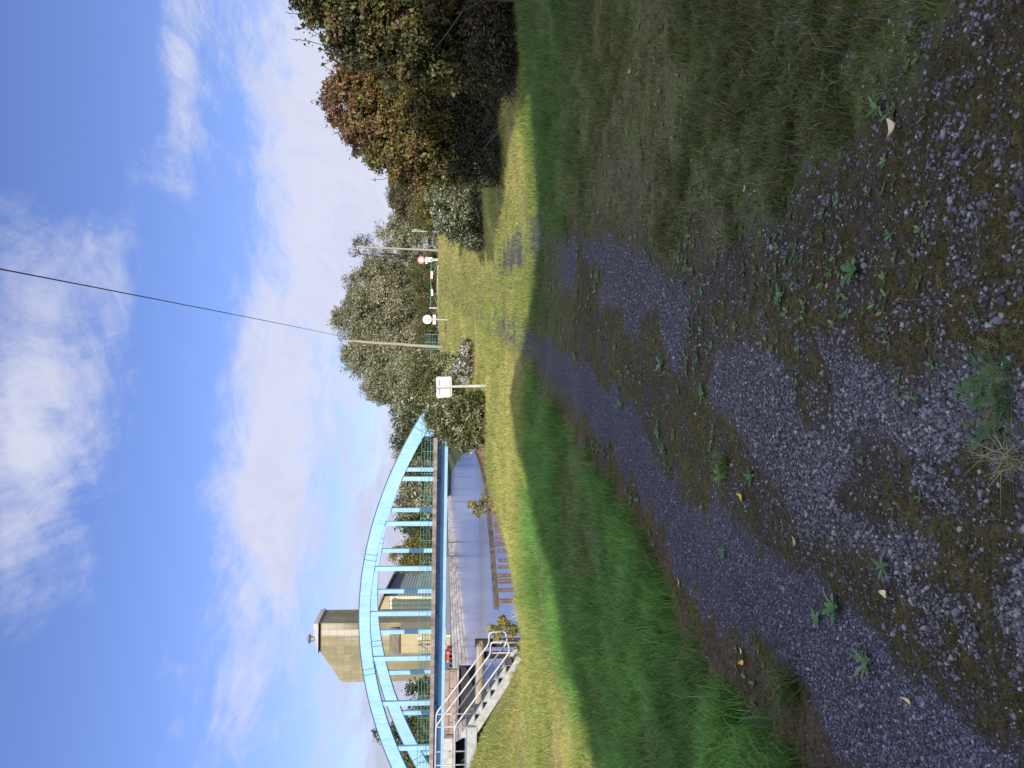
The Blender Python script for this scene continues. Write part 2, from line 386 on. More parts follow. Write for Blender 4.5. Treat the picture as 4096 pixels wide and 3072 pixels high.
M_brick = mat('red_brown_brick', stonef((.30, .21, .16), (.24, .17, .13), (.12, .09, .075), 2.2, 1.0, 1.0, .35))
M_caster = mat('caster_render', stonef((.50, .48, .44), (.45, .43, .40), (.3, .29, .27), .45, .15))

def waterf(nt, bs):
    v = worldco(nt, (1, .45, 1)); a = noise(nt, .8, 4, .6, v, .3); b = noise(nt, 3.5, 3, .6, v)
    bs.inputs['Base Color'].default_value = (.05, .125, .38, 1); bs.inputs['Roughness'].default_value = .06; bs.inputs['IOR'].default_value = 1.33; bs.inputs['Specular Tint'].default_value = (.86, .92, 1.0, 1)  # blue of the reflected sky is put into base colour and tint
    bump(nt, bs, nmath(nt, 'ADD', a, nmath(nt, 'MULTIPLY', b, .4)), 1.0, .32)
M_water = mat('canal_water', waterf)

# ------------------------------------------------------------------ terrain
LIP = np.array([(-90, 28), (-13, 25.0), (-8.8, 23.6), (-7.0, 22.1), (-5.6, 22.7), (-4.2, 26), (-2.6, 30), (-1.2, 38), (-.9, 60), (-.9, 88), (-56.6, 560.)])
POLY = np.vstack([LIP, [(-700, 560), (-700, 28)]])
def inside(x, y):
    r = np.zeros(x.shape, bool); n = len(POLY)
    for i in range(n):
        (x0, y0), (x1, y1) = POLY[i], POLY[(i + 1) % n]
        c = ((y0 > y) != (y1 > y)) & (x < (x1 - x0) * (y - y0) / (y1 - y0 + 1e-12) + x0); r ^= c
    return r
def lipdist(x, y):
    d = np.full(x.shape, 1e9)
    for (x0, y0), (x1, y1) in zip(LIP[:-1], LIP[1:]):
        t = np.clip(((x - x0) * (x1 - x0) + (y - y0) * (y1 - y0)) / ((x1 - x0) ** 2 + (y1 - y0) ** 2), 0, 1)
        d = np.minimum(d, np.hypot(x - x0 - t * (x1 - x0), y - y0 - t * (y1 - y0)))
    return np.where(inside(x, y), d, -d)
XL_Y = [0, 2, 2.7, 3.2, 3.7, 4.5, 5.15, 6.1, 7.3, 9.3, 13.6, 20, 30, 45, 72, 80]
XL_X = [-1.5, -1.36, -1.3, -1.2, -1.1, -1.05, -.93, -.66, -.38, -.05, .69, 1.35, 2.2, 4.4, 9.4, 11]
def xl(y): return np.interp(y, XL_Y, XL_X)
def gapr(y): return np.interp(y, [2, 3.4, 4.3, 6.9, 12], [1.0, 1.0, 1.2, 1.45, 1.55])
def land(x, y):
    h = 2.1 * ss((y - 33) / 39) * (1 - .75 * ss((y - 90) / 30))
    h = h + .64 * np.clip((-x - 7.6) / 2.4, 0, 1.35) * np.exp(-((y - 20.5) / 6.5) ** 2)
    h = h + .30 * ss((x - 3) / 4) * ss((y - 6) / 6)
    h = h - .80 * np.exp(-(((x + 6.9) / 2.2) ** 2 + ((y - 22) / 5) ** 2))
    h = h - .12 * ss((-x - 2.6) / 1.5) * (1 - ss((y - 10) / 10))
    k = np.abs(x - xl(y)); k2 = np.abs(x - xl(y) - gapr(y))
    h = h - .035 * np.exp(-(k / .3) ** 2) - .025 * np.exp(-(k2 / .35) ** 2)
    h = h + .05 * (fbm(x, y, 1.3, 3) - .5) * ss((y + 2) / 6) + .15 * (fbm(x, y, 6, 5) - .5) * ss((np.abs(x - xl(y)) - 1.5) / 3)
    return h
def height(x, y):
    x = np.asarray(x, float); y = np.asarray(y, float)
    s = lipdist(x, y); h = land(x, y)
    fall = np.maximum(s, 0); h = h - .62 * fall - .25 * (1 - np.exp(-fall * 1.5))
    return np.maximum(h, -4.2)
def H(x, y): return float(height(np.array([x]), np.array([y]))[0])

def masks(x, y):
    """what grows or lies at each spot: gravel, moss, lush grass, dry/yellow grass of the sunlit zone, bare soil"""
    k = x - xl(y); g = gapr(y)
    n1 = fbm(x, y, .55, 21); n2 = fbm(x, y, .16, 22, 3); n3 = fbm(x, y, 1.6, 23); n4 = fbm(x, y * .5, .28, 24)
    e = (n1 - .5) * .5 + (n2 - .5) * .25
    near = 1 - ss((y - 3.0) / 2.2)
    tl = 1 - ss((np.abs(k + e * .7 + (n2 - .5) * .22) - .22) / .12)                                # left wheel track
    tl = tl * (1 - .8 * ss((y - 15) / 3)) * (1 - .3 * ss((y - 8) / 6))
    tr = (1 - ss((np.abs(k - g + e) - .26) / .2)) * ss((n1 + n4 * .4 - .60) / .10) * (1 - ss((y - 9.5) / 3))
    far = (1 - ss((np.abs(k - .1 + e) - .25) / .3)) * ss((y - 15) / 2) * (1 - ss((y - 30) / 6)) * ss((n4 - .42) / .15) * .6
    tr2 = (1 - ss((np.abs(k - 2.0 + e) - .3) / .25)) * ss((y - 12) / 2) * (1 - ss((y - 24) / 4)) * .75 * ss((n3 - .4) / .2)
    n5 = fbm(x, y, .30, 25, 4); n6 = fbm(x, y, .07, 26, 2)
    loose = near * (1 - ss((k + e - 3.2) / .6)) * ss((k + .2) / .3) * np.clip(.08 + .30 * ss((n6 - .44) / .2) + .62 * ss((n5 * .7 + n6 * .3 - .55) / .08), 0, .95)
    loose = loose * (1 - .55 * ss((k - .95 + e) / .35))
    mid = .36 * ss((n6 - .45) / .15) * (1 - ss((y - 6.5) / 4)) * ss((k + .2) / .3) * (1 - ss((k - g - .9 + e) / .5))
    track = np.clip(np.maximum.reduce([tl, tr, far, tr2]), 0, 1)
    gravel = np.clip(np.maximum.reduce([track, loose, mid]), 0, 1)
    path = ss((k + .62 + e * .6) / .16) * (1 - ss((k - g - np.interp(y, [2, 3, 4, 6, 12], [1.5, .95, .55, .35, .3]) + e * 1.4) / .4))
    path = path * (1 - .75 * ss((y - 8.5) / 6))
    green = 1 - path
    soil = (1 - ss((np.abs(k + .52 + e * .6) - .12) / .12)) * (1 - ss((y - 9) / 3)) * ss((n4 - .38) / .15)
    sunny = ss((y - 13.5 + 4 * (n3 - .5)) / 3)  # sunlit zone past the shadow edge; its brightness goes into the grass colours
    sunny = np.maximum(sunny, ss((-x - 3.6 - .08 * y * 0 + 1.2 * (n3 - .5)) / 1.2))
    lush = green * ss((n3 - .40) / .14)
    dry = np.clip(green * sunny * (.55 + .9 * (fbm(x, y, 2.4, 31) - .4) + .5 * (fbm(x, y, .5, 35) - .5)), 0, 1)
    moss = path * (1 - gravel) * ss((fbm(x, y, .35, 41) - .33) / .2)
    return dict(gravel=gravel, track=track, path=path, green=green, soil=np.clip(soil, 0, 1), dry=dry, lush=lush, moss=moss, sunny=sunny)

def axis(segs):
    a = []
    for s0, s1, st in segs: a += list(np.arange(s0, s1 - 1e-6, st))
    return np.array(a + [segs[-1][1]])
gx = axis([(-700, -100, 60), (-100, -30, 8), (-30, -14, .8), (-14, -7, .25), (-7, -3.5, .10), (-3.5, 4, .055), (4, 9, .14), (9, 20, .5), (20, 60, 4), (60, 700, 60)])
gy = axis([(-60, -10, 5), (-10, 1, .6), (1, 1.6, .2), (1.6, 8, .055), (8, 16, .11), (16, 40, .25), (40, 100, .8), (100, 200, 6), (200, 1500, 50)])
GX, GY = np.meshgrid(gx, gy)
GZ = height(GX, GY)
mk = masks(GX.ravel(), GY.ravel())
def lerp(a, b, t): return a * (1 - t)[:, None] + np.asarray(b)[None, :] * t[:, None]
nA = fbm(GX.ravel(), GY.ravel(), .3, 61); nB = fbm(GX.ravel(), GY.ravel(), 1.1, 62)
gc = np.tile(np.array([[.040, .032, .023]]), (GX.size, 1))
gc = lerp(gc, (.080, .105, .032), mk['green'] * .85)
gc = lerp(gc, (.085, .066, .040), mk['green'] * (1 - mk['lush']) * .45 * ss((nB - .35) / .2))
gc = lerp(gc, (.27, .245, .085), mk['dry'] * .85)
gc = lerp(gc, (.058, .054, .016), mk['moss'] * .8)
gc = lerp(gc, (.060, .046, .034), mk['soil'] * .8)
gc = lerp(gc, (.058, .054, .054), mk['gravel'] * .7)
gc = lerp(gc, (.082, .082, .104), mk['track'] * .9)
gc = gc * (.75 + .5 * nA)[:, None]
_ld = lipdist(GX.ravel(), GY.ravel())
gc = lerp(gc, (.13, .095, .055), ss((_ld - .3) / .8) * .8)
gc = lerp(gc, (.045, .055, .022), ss((GY.ravel() - 92) / 12))
gc = gc * (.7 + .6 * nB)[:, None]
def groundf(nt, bs):
    a = nd(nt, 'ShaderNodeAttribute', attribute_name='col'); g = nd(nt, 'ShaderNodeAttribute', attribute_name='gravel')
    p = worldco(nt)
    vo = nd(nt, 'ShaderNodeTexVoronoi'); vo.inputs['Scale'].default_value = 75; nt.links.new(p, vo.inputs['Vector'])
    vb = nd(nt, 'ShaderNodeTexVoronoi'); vb.inputs['Scale'].default_value = 28; nt.links.new(p, vb.inputs['Vector'])
    sp = nd(nt, 'ShaderNodeSeparateXYZ'); nt.links.new(vo.outputs['Color'], sp.inputs[0])
    f = noise(nt, 22, 6, .75, p); f2 = noise(nt, 90, 3, .7, p)
    base = mixc(nt, 1.0, a.outputs['Color'], ramp2(nt, f, [(.3, (.3, .3, .3)), (.7, (1.85, 1.75, 1.55))]), 'MULTIPLY')
    peb = mixc(nt, 1.0, a.outputs['Color'], ramp2(nt, sp.outputs[0], [(0, (.35, .35, .36)), (.6, (1.0, 1.0, 1.02)), (1, (2.0, 1.95, 1.9))]), 'MULTIPLY')
    peb = mixc(nt, nmath(nt, 'MULTIPLY', vo.outputs['Distance'], 1.1, True), peb, (.02, .02, .02))
    nt.links.new(mixc(nt, g.outputs['Fac'], base, peb), bs.inputs['Base Color'])
    bs.inputs['Roughness'].default_value = .95; bs.inputs['Specular IOR Level'].default_value = .2
    hgt = nmath(nt, 'ADD', nmath(nt, 'MULTIPLY', nmath(nt, 'SUBTRACT', 1.0, vo.outputs['Distance']), g.outputs['Fac']), nmath(nt, 'ADD', f, nmath(nt, 'MULTIPLY', f2, .5)))
    bump(nt, bs, hgt, .8, .012)
M_ground = mat('ground_cover', groundf)
nx_, ny_ = len(gx), len(gy)
idx = np.arange(nx_ * ny_).reshape(ny_, nx_)
gf = np.stack([idx[:-1, :-1].ravel(), idx[:-1, 1:].ravel(), idx[1:, 1:].ravel(), idx[1:, :-1].ravel()], 1)
tag(np_mesh('ground', np.stack([GX.ravel(), GY.ravel(), GZ.ravel()], 1), gf, M_ground, col=gc, smooth=True, attrs={'gravel': mk['gravel']}), kind='structure')

Z_W = -2.6
tag(MB().add([(-400, 15, Z_W), (60, 15, Z_W), (60, 590, Z_W), (-400, 590, Z_W)], [(0, 1, 2, 3)]).build('water', M_water), kind='structure')
def wallx(y): return -36.4 - .082 * y
Z_Q = -.2
M_bankg = simple('far_bank_grass', (.06, .065, .025), (.12, .12, .05), .3, .95)
tag(MB().add([(wallx(95), 95, Z_Q), (wallx(440), 440, Z_Q), (wallx(560), 560, -1.7), (1200, 560, -1.9), (1200, 2500, -1.0), (-1500, 2500, Z_Q), (-1500, 95, Z_Q)], [(0, 1, 2, 3, 4, 5, 6)]).build('far_bank', M_bankg), kind='structure')
tag(MB().add([(wallx(95) - 1.5, 95, Z_Q + .02), (wallx(440) - 1.5, 440, Z_Q + .02), (wallx(440) - 5, 440, Z_Q + .02), (wallx(95) - 5, 95, Z_Q + .02)], [(0, 1, 2, 3)]).build('quay_road', M_asph), kind='structure')

# ------------------------------------------------------------------ foliage
def leaves_mesh(name, P, N, size, col, material, parent=None, aspect=1.9, fold=.15):
    """one diamond leaf per point P with normal N"""
    n = len(P); N = N / np.linalg.norm(N, axis=1, keepdims=True).clip(1e-6)
    r = RNG.normal(size=(n, 3)); r[:, 2] -= .4
    T = np.cross(N, r); T /= np.linalg.norm(T, axis=1, keepdims=True).clip(1e-6); B = np.cross(N, T)
    L = (size * np.exp(RNG.normal(size=n) * .38).clip(.4, 2.1))[:, None]; W = L / aspect
    v0 = P - T * L * .5; v1 = P + B * W * .5 + N * L * fold; v2 = P + T * L * .5 - N * L * fold * .6; v3 = P - B * W * .5 + N * L * fold
    V = np.stack([v0, v1, v2, v3], 1).reshape(-1, 3); F = np.arange(4 * n).reshape(n, 4)
    # two triangles so that a folded leaf stays sharp
    F = np.concatenate([F[:, [0, 1, 2]], F[:, [0, 2, 3]]])
    return np_mesh(name, V, F, material, parent, col=np.repeat(col, 4, 0))
def crown_points(lobes, n, clumps, spread, shell=.55):
    """clumps of leaves through the lobes; returns points, outward normals, clump ids, clump centres"""
    lob = np.array(lobes, float); w = lob[:, 3] * lob[:, 4] * lob[:, 5]; w = w ** .8; w /= w.sum()
    li = RNG.choice(len(lob), clumps, p=w); d = RNG.normal(size=(clumps, 3)); d /= np.linalg.norm(d, axis=1, keepdims=True)
    r = (shell + (1 - shell) * RNG.random(clumps) ** .6)[:, None]
    cc = lob[li, :3] + d * r * lob[li, 3:6]
    wt = RNG.random(clumps) ** 1.2 + .25; wt /= wt.sum()
    ci = RNG.choice(clumps, n, p=wt); sz = (spread * (.55 + .9 * RNG.random(clumps)))[ci][:, None]
    dd_ = RNG.normal(size=(n, 3)); dd_ /= np.linalg.norm(dd_, axis=1, keepdims=True).clip(1e-6)
    P = cc[ci] + dd_ * (RNG.random(n) ** .45)[:, None] * 1.7 * sz * np.array([1, 1, .75])
    c0 = lob[li[ci], :3]
    N = (P - c0) / lob[li[ci], 3:6]; N /= np.linalg.norm(N, axis=1, keepdims=True).clip(1e-6)
    N = N * .8 + RNG.normal(size=(n, 3)) * .75 + np.array([0, 0, .35])
    return P, N, ci, cc
def palette(n, ci, cols, clumps, jitter=.2, P=None, by=None):
    cols = np.array(cols, float); k = len(cols)
    base = RNG.random(clumps) if by is None else by
    t = np.clip(base[ci] + RNG.normal(size=n) * .22, 0, .9999) * (k - 1)
    i = t.astype(int); f = (t - i)[:, None]
    c = cols[i] * (1 - f) + cols[np.minimum(i + 1, k - 1)] * f
    return c * (1 + jitter * RNG.normal(size=n)).clip(.4, 1.8)[:, None]
def limb(mb, a, b, r0, r1, bend=.12, k=5, n=6):
    a, b = Vector(a), Vector(b); L = (b - a).length
    off = Vector((random.uniform(-1, 1), random.uniform(-1, 1), random.uniform(0, .8))) * L * bend
    pts = [a * (1 - t) + b * t + off * (4 * t * (1 - t)) * .7 for t in [i / k for i in range(k + 1)]]
    mb.tube(pts, r0, n, r1)
def plant(name, label, cat, base, lobes, n, clumps, spread, size, cols, group=None, stems=1, trunk_r=.2, limbs=10, aspect=1.9, shell=.5, jitter=.22, hue_z=None, twigs=0, twig_len=.8, stem_spread=.3, bark=None, trunk_name='trunk', crown_name='crown'):
    base = Vector(base); root = empty(name, base, label, cat, group)
    L = [(a - base.x, b - base.y, c - base.z, d, e, f) for a, b, c, d, e, f in lobes]
    P, N, ci, cc = crown_points(L, n, clumps, spread, shell)
    keep = P[:, 2] > .02; P, N, ci = P[keep], N[keep], ci[keep]
    by = None
    if hue_z is not None:
        z = cc[:, 2]; by = np.clip((z - z.min()) / (np.ptp(z) + 1e-6) * hue_z + RNG.random(clumps) * (1 - hue_z), 0, 1)
    col = palette(len(P), ci, cols, clumps, jitter, by=by)
    top = max(c + f for _, _, c, _, _, f in L)
    mb = MB()
    zs = sorted(range(len(cc)), key=lambda i: random.random())[:limbs]
    for s in range(stems):
        a = Vector((random.uniform(-1, 1) * stem_spread * (stems > 1), random.uniform(-1, 1) * stem_spread * (stems > 1), -.3))
        l0 = L[s % len(L)] if stems > 1 else max(L, key=lambda q: q[2])
        tip = Vector((l0[0] + random.uniform(-.3, .3) * l0[3], l0[1] + random.uniform(-.3, .3) * l0[4], l0[2] + .35 * l0[5]))
        limb(mb, a, tip, trunk_r, trunk_r * .25, .05, 7, 7)
        for i in zs[s::stems]:
            q = Vector(cc[i]); t = min(.9, max(.12, q.z / max(tip.z, .1) * .6)); p = a * (1 - t) + tip * t
            limb(mb, p, q, trunk_r * (1 - t) * .5 + .01, max(.008, trunk_r * .06), .14, 4, 5)
    if twigs:
        up = [i for i in range(len(cc)) if cc[i][2] > top * .35]; tp, tn, tc = [], [], []
        for _ in range(twigs):
            q = Vector(cc[random.choice(up)]); o = Vector((q.x * .5, q.y * .5, top * .5 * .2 + .8)).normalized() + Vector((random.uniform(-.5, .5), random.uniform(-.5, .5), random.uniform(0, .4)))
            e = q + o.normalized() * random.uniform(.5, 1.1) * twig_len
            limb(mb, q, e, .011, .005, .08, 4, 4)
            for j in range(random.randint(4, 12)):
                t = random.uniform(.3, 1.02); w = q.lerp(e, t) + Vector((random.uniform(-.05, .05),) * 3) + Vector((random.uniform(-.06, .06), random.uniform(-.06, .06), random.uniform(-.05, .05)))
                tp.append(w); tn.append((random.uniform(-1, 1), random.uniform(-1, 1), random.uniform(-.3, 1))); tc.append(cols[random.randrange(len(cols))])
        if tp:
            P = np.vstack([P, np.array([tuple(p) for p in tp])]); N = np.vstack([N, np.array(tn)]); col = np.vstack([col, np.array(tc)])
    if limbs or stems: mb.build(trunk_name, bark or M_bark, root, True)
    leaves_mesh(crown_name, P, N, size, col.clip(.004, .75), M_leaf, root, aspect)
    return root

# ------------------------------------------------------------------ unseen building added behind the viewer, outlined to throw the path shadow
def uvbox(mb_obj, su=1.0):
    """UVs in metres: along the wall and up"""
    me = mb_obj.data; uv = me.uv_layers.new(name='uv')
    for p in me.polygons:
        n = p.normal
        for li in p.loop_indices:
            c = me.vertices[me.loops[li].vertex_index].co
            d = (c.x * -n.y + c.y * n.x) if abs(n.z) < .7 else c.x
            uv.data[li].uv = (d, c.z if abs(n.z) < .7 else c.y)
    return mb_obj
HY = -15.0
def shade_pt(x, y, z=0.0):                  # where the sun's ray to the ground spot (x, y) crosses the caster front
    k = y - HY; return (x + k * math.tan(SUN_AZ), z + k * math.tan(SUN_EL) / math.cos(SUN_AZ))
edge = [(-8.4, 5.0), (-5.8, 6.2), (-4.1, 8.2), (-2.9, 10.4), (-1.9, 14.2), (-1.35, 17.0), (-.45, 19.0), (.15, 18.6), (1.1, 15.6), (1.75, 13.9), (2.6, 13.4), (4.2, 13.4), (4.9, 13.6), (5.15, 15.6), (5.6, 18.6), (9.5, 20.5)]
prof = [shade_pt(*e) for e in edge]
shadow_caster = empty('shadow_caster', (0, HY, 0), 'unseen pale building added behind the viewer, shaped to shade the path', 'shadow_caster')
poly = [(prof[0][0] - 4, -.5)] + [(prof[0][0] - 4, prof[0][1] - .6)] + prof + [(prof[-1][0] + 5, prof[-1][1]), (prof[-1][0] + 5, -.5)]
o = MB((0, HY, 0)).prism(poly, HY, HY - 12).build('wall', M_caster, shadow_caster); uvbox(o)  # wall of the added unseen caster
for wx in (-2.5, 1.5, 5.5, 9.5):
    for wz in (1.0, 4.2):
        w = MB((0, HY, 0)).box((wx, HY - .02, wz), (wx + 1.1, HY + .06, wz + 1.6)).build('caster_window', M_white, shadow_caster)
        MB((0, HY, 0)).box((wx + .1, HY + .062, wz + .1), (wx + 1.0, HY + .075, wz + 1.5)).build('pane', M_glass, w)

# ------------------------------------------------------------------ bridge
YB, YF = 75.0, 83.0                          # near and far arch
XC, PAN = -22.3, 4.335
ZD, ZG0 = 2.72, 1.36                         # deck edge top, girder underside
bridge = empty('arch_bridge', (XC, (YB + YF) / 2, ZD), 'light blue tied arch bridge with vertical hangers crossing the canal', 'bridge')
BO = (XC, (YB + YF) / 2, ZD)
ZC, CURV = 9.62, 0.01525
def ztop(x): return ZC - CURV * (x - XC) ** 2
def depth(x): return 1.02 + .30 * abs(x - XC) / 21.0
HALF = 21.5
for yc in (YB, YF):
    xs = np.linspace(XC - HALF - .3, XC + HALF + .3, 61); mb = MB(BO)
    vs, fs = [], []
    for x in xs:
        sl = math.atan(-2 * CURV * (x - XC)); nx, nz = -math.sin(sl), math.cos(sl); dp = depth(x)
        zt = ztop(x)
        for yy in (yc - .32, yc + .32):
            vs += [(x, yy, zt), (x - nx * dp, yy, zt - nz * dp)]
    for i in range(60):
        a, b = 4 * i, 4 * i + 4
        fs += [(a, a + 1, b + 1, b), (a + 2, b + 2, b + 3, a + 3), (a, b, b + 2, a + 2), (a + 1, a + 3, b + 3, b + 1)]
    fs += [(0, 2, 3, 1), (240, 241, 243, 242)]
    mb.add(vs, fs); rib = mb.build('arch_rib', M_blue, bridge)
    fl = MB(BO)                              # top and bottom flange plates stand proud of the web
    for i in range(60):
        x0, x1 = xs[i], xs[i + 1]
        fl.bar((x0, yc, ztop(x0) + .03), (x1, yc, ztop(x1) + .03), .78, .05)
    fl.build('top_flange', M_navy, rib)
    for i in (-4.45, -1.35, 1.35, 4.45):         # splice straps round the rib
        x = XC + i * PAN * .95
        for dx_ in (-.28, .28):
            xx = x + dx_; sl = math.atan(-2 * CURV * (xx - XC)); nx, nz = -math.sin(sl), math.cos(sl)
            p = Vector((xx + nx * .05, yc, ztop(xx) + nz * .05)); q = p - Vector((nx, 0, nz)) * (depth(xx) + .1)
            MB(BO).bar(p, q, .70, .045, (1, 0, 0)).build('splice_strap', M_navy, rib)
    for i in range(-4, 5):
        x = XC + i * PAN; zt = ztop(x) - depth(x) * .92
        h = MB(BO)
        h.box((x - .20, yc - .19, ZD - .3), (x + .20, yc - .16, zt)); h.box((x - .20, yc + .16, ZD - .3), (x + .20, yc + .19, zt))
        h.box((x - .03, yc - .16, ZD - .3), (x + .03, yc + .16, zt))
        h.box((x + .20, yc - .185, ZD - .3), (x + .215, yc + .185, zt + .02))
        h.build('hanger', M_blue, bridge)
    g = MB(BO); XA, XB2 = XC - HALF - 1.2, XC + HALF + 1.2
    g.box((XA, yc - .05, ZG0 + .06), (XB2, yc + .05, ZD - .32)); g.box((XA, yc - .30, ZG0), (XB2, yc + .30, ZG0 + .058))
    for k in range(int((XB2 - XA) / 2.168)): g.box((XA + k * 2.168 + .6, yc - .24, ZG0 + .06), (XA + k * 2.168 + .63, yc - .052, ZD - .62))
    gg = g.build('main_girder', M_blue, bridge)
    s_ = -1 if yc == YB else 1
    fc = MB(BO); fc.box((XA, yc + s_ * .34 - .02, ZG0 - .005), (XB2, yc + s_ * .34 + .02, ZG0 + .60)); fc.build('lower_flange', M_blue, gg)
    for k in range(-9, 10):
        x = XC + k * PAN / 2; MB(BO).box((x - .30, yc + s_ * .359 - .004, ZG0 + .05), (x + .30, yc + s_ * .359 + .004, ZG0 + .54)).build('joint_plate', M_blue, gg, bevel=.003)
    for i in range(-4, 5):
        x = XC + i * PAN; yo = yc + s_ * 1.35
        MB(BO).add([(x - .04, yc + s_ * .06, ZD - .35), (x - .04, yo, ZD - .38), (x - .04, yc + s_ * .06, ZG0 + .55), (x + .04, yc + s_ * .06, ZD - .35), (x + .04, yo, ZD - .38), (x + .04, yc + s_ * .06, ZG0 + .55)], [(0, 1, 2), (3, 5, 4), (0, 3, 4, 1), (1, 4, 5, 2), (2, 5, 3, 0)]).build('bracket', M_blue, bridge)
    sl_ = MB(BO); y0, y1 = sorted((yc - s_ * .45, yc + s_ * 1.5)); sl_.box((XA - 2, y0, ZD - .34), (XB2 + 2, y1, ZD - .02))
    sl_.build('footway_slab', M_conc, bridge)
    e = MB(BO); y0, y1 = sorted((yc + s_ * 1.5, yc + s_ * 1.72)); e.box((XA - 2, y0, ZD - .38), (XB2 + 2, y1, ZD)); e.build('edge_beam', M_deckc, bridge, bevel=.02)
    yr = yc + s_ * 1.6
    for side_rails in (1,):
        r = MB(BO)
        for zz_ in (1.12, .80, .52, .26): r.tube([(XA - 2, yr, ZD + zz_), (XB2 + 2, yr, ZD + zz_)], .026 if zz_ > 1 else .017, 6)
        rl = r.build('railing', M_green, bridge)
        for k in range(24):
            x = XA - 1.5 + k * (XB2 - XA + 3) / 23; MB(BO).bar((x, yr, ZD - .05), (x, yr, ZD + 1.14), .05, .05, (0, 1, 0)).build('post', M_green, rl)
MB(BO).box((XC - HALF - 3, YB + .46, ZD - .45), (XC + HALF + 3, YF - .46, ZD - .05)).build('road_deck', M_asph, bridge)
for i in range(-4, 5):
    x = XC + i * PAN; MB(BO).box((x - .12, YB + .06, ZG0 + .2), (x + .12, YF - .06, ZD - .46)).build('cross_beam', M_blue, bridge)
for x0, x1 in ((XC + HALF - .2, XC + HALF + 5.5), (XC - HALF - 6, XC - HALF + .2)):
    o = MB(BO).box((x0, YB - 1.6, -4), (x1, YF + 1.6, ZG0 - .02)).build('abutment', M_quay, bridge); uvbox(o)

# ------------------------------------------------------------------ far bank: quay wall, low walls, brick wall
qy = np.linspace(95, 556, 60); mb = MB((wallx(133), 133, 0))
vs, fs = [], []
for y in qy: vs += [(wallx(y), y, Z_Q + .05), (wallx(y) + 1.5, y, Z_W - .3), (wallx(y) - .9, y, Z_Q + .05)]
for i in range(59): fs += [(3 * i, 3 * i + 3, 3 * i + 4, 3 * i + 1), (3 * i + 2, 3 * i + 5, 3 * i + 3, 3 * i)]
o = mb.add(vs, fs).build('quay_wall', M_quay)
me = o.data; uv = me.uv_layers.new(name='uv')
for l in me.loops: c = me.vertices[l.vertex_index].co; uv.data[l.index].uv = (c.y, c.z)
tag(o, 'long pale weathered stone quay wall along the far bank of the canal', 'wall')
wl_ = MB((0, 0, 0))
for y in (100, 180, 260, 340): wl_.bar((wallx(y) + 1.42, y, Z_W + .15), (wallx(y + 80) + 1.42, y + 80, Z_W + .15), .12, .35)
wl_.build('fender_rail', M_black, o)
def plate(u0, v0, u1, v1, d, th=.4):
    a, b = pt(u0, v0, d), pt(u1, v1, d); return (min(a.x, b.x), d, min(a.z, b.z)), (max(a.x, b.x), d + th, max(a.z, b.z))
a, b = plate(40, 1770, 392, 1829, 100, .6)
o = uvbox(MB(((a[0] + b[0]) / 2, 100, a[2])).box(a, b).build('brick_wall', M_brick)); tag(o, 'brown coursed brick retaining wall below the left end of the bridge', 'wall')
a2, b2 = plate(-120, 1829, 405, 1920, 101, .6)  # black wall stands in for the shade of the gap below the bricks
o = MB((a2[0], 101, a2[2])).box(a2, b2).build('shaded_gap_wall', M_black); tag(o, 'dark wall painted in for the shaded gap under the brown brick wall', 'wall')
a, b = plate(-60, 1772, 118, 1812, 98.5, 1.0)
o = MB(((a[0] + b[0]) / 2, 98.5, a[2])).box(a, b).build('concrete_block', M_conc, bevel=.05); tag(o, 'pale concrete block at the far left under the bridge deck', 'block')
a = Vector((wallx(175) - 6.5, 175, Z_Q)); b = Vector((wallx(300) - 6.5, 300, Z_Q))
o = MB(a).bar(a + Vector((0, 0, .5)), b + Vector((0, 0, .5)), .25, 1.1).build('low_white_wall', M_white); tag(o, 'low whitewashed wall running along the far quay road', 'wall')

# ------------------------------------------------------------------ silo
def P2(u, v, d): q = pt(u, v, d); return (q.x, q.z)
DS = 193.0
silo = empty('silo_building', pt(460, 1768, DS), 'tall ochre panel clad silo tower rising behind the blue bridge arch', 'building'); SO = tuple(silo.location)
pf = [P2(578, 1276, DS), P2(472, 1276, DS), P2(343, 1368, DS), P2(322, 1760, DS)]
zb = Z_Q - .2
poly = [(pf[0][0], zb), pf[0], pf[1], pf[2], (pf[2][0], zb)]
def rel(mb, parent, name, m, **k):
    mb.o = Vector(SO) if not mb.v else mb.o
    return mb.build(name, m, parent, **k)
def child(parent): return MB(tuple(parent.location))
child(silo).prism(poly, DS, DS + 11.5).build('wall', M_silo, silo)
# roof: pale hipped cap over the high part, the shadow under its eaves built as a dark strip
x0, x1 = pf[1][0] - .9, pf[0][0] + .3; ze = pf[0][1]
zr = ze + 1.45
cap = child(silo)
cap.add([(x0, DS - 1.0, ze), (x1, DS - 1.0, ze), (x1, DS + 12.2, ze + .2), (x0, DS + 12.2, ze + .2), (x0 + 5.6, DS + .2, zr), (x1 - .6, DS + .6, zr), (x1 - .3, DS + 11.6, zr), (x0 + 5.6, DS + 11.6, zr)], [(3, 2, 1, 0), (0, 1, 5, 4), (1, 2, 6, 5), (2, 3, 7, 6), (3, 0, 4, 7), (4, 5, 6, 7)])
rf = cap.build('roof', M_roofg, silo)
child(silo).box((x0 + .9, DS - .12, ze - .42), (x1 - .35, DS - .02, ze - .003)).build('eaves_shade', M_dark, rf)
c = pt(517, 1254, DS + 5); v = child(silo)
v.tube([(c.x, c.y, c.z - .2), (c.x, c.y, c.z + .7)], .65, 12); v.tube([(c.x, c.y, c.z + .5), (c.x, c.y, c.z + 1.0)], .65, 12, 1.25, False); v.tube([(c.x, c.y, c.z + 1.0), (c.x, c.y, c.z + 1.65)], 1.25, 12, .35)
v.build('roof_vent', M_galvd, rf)
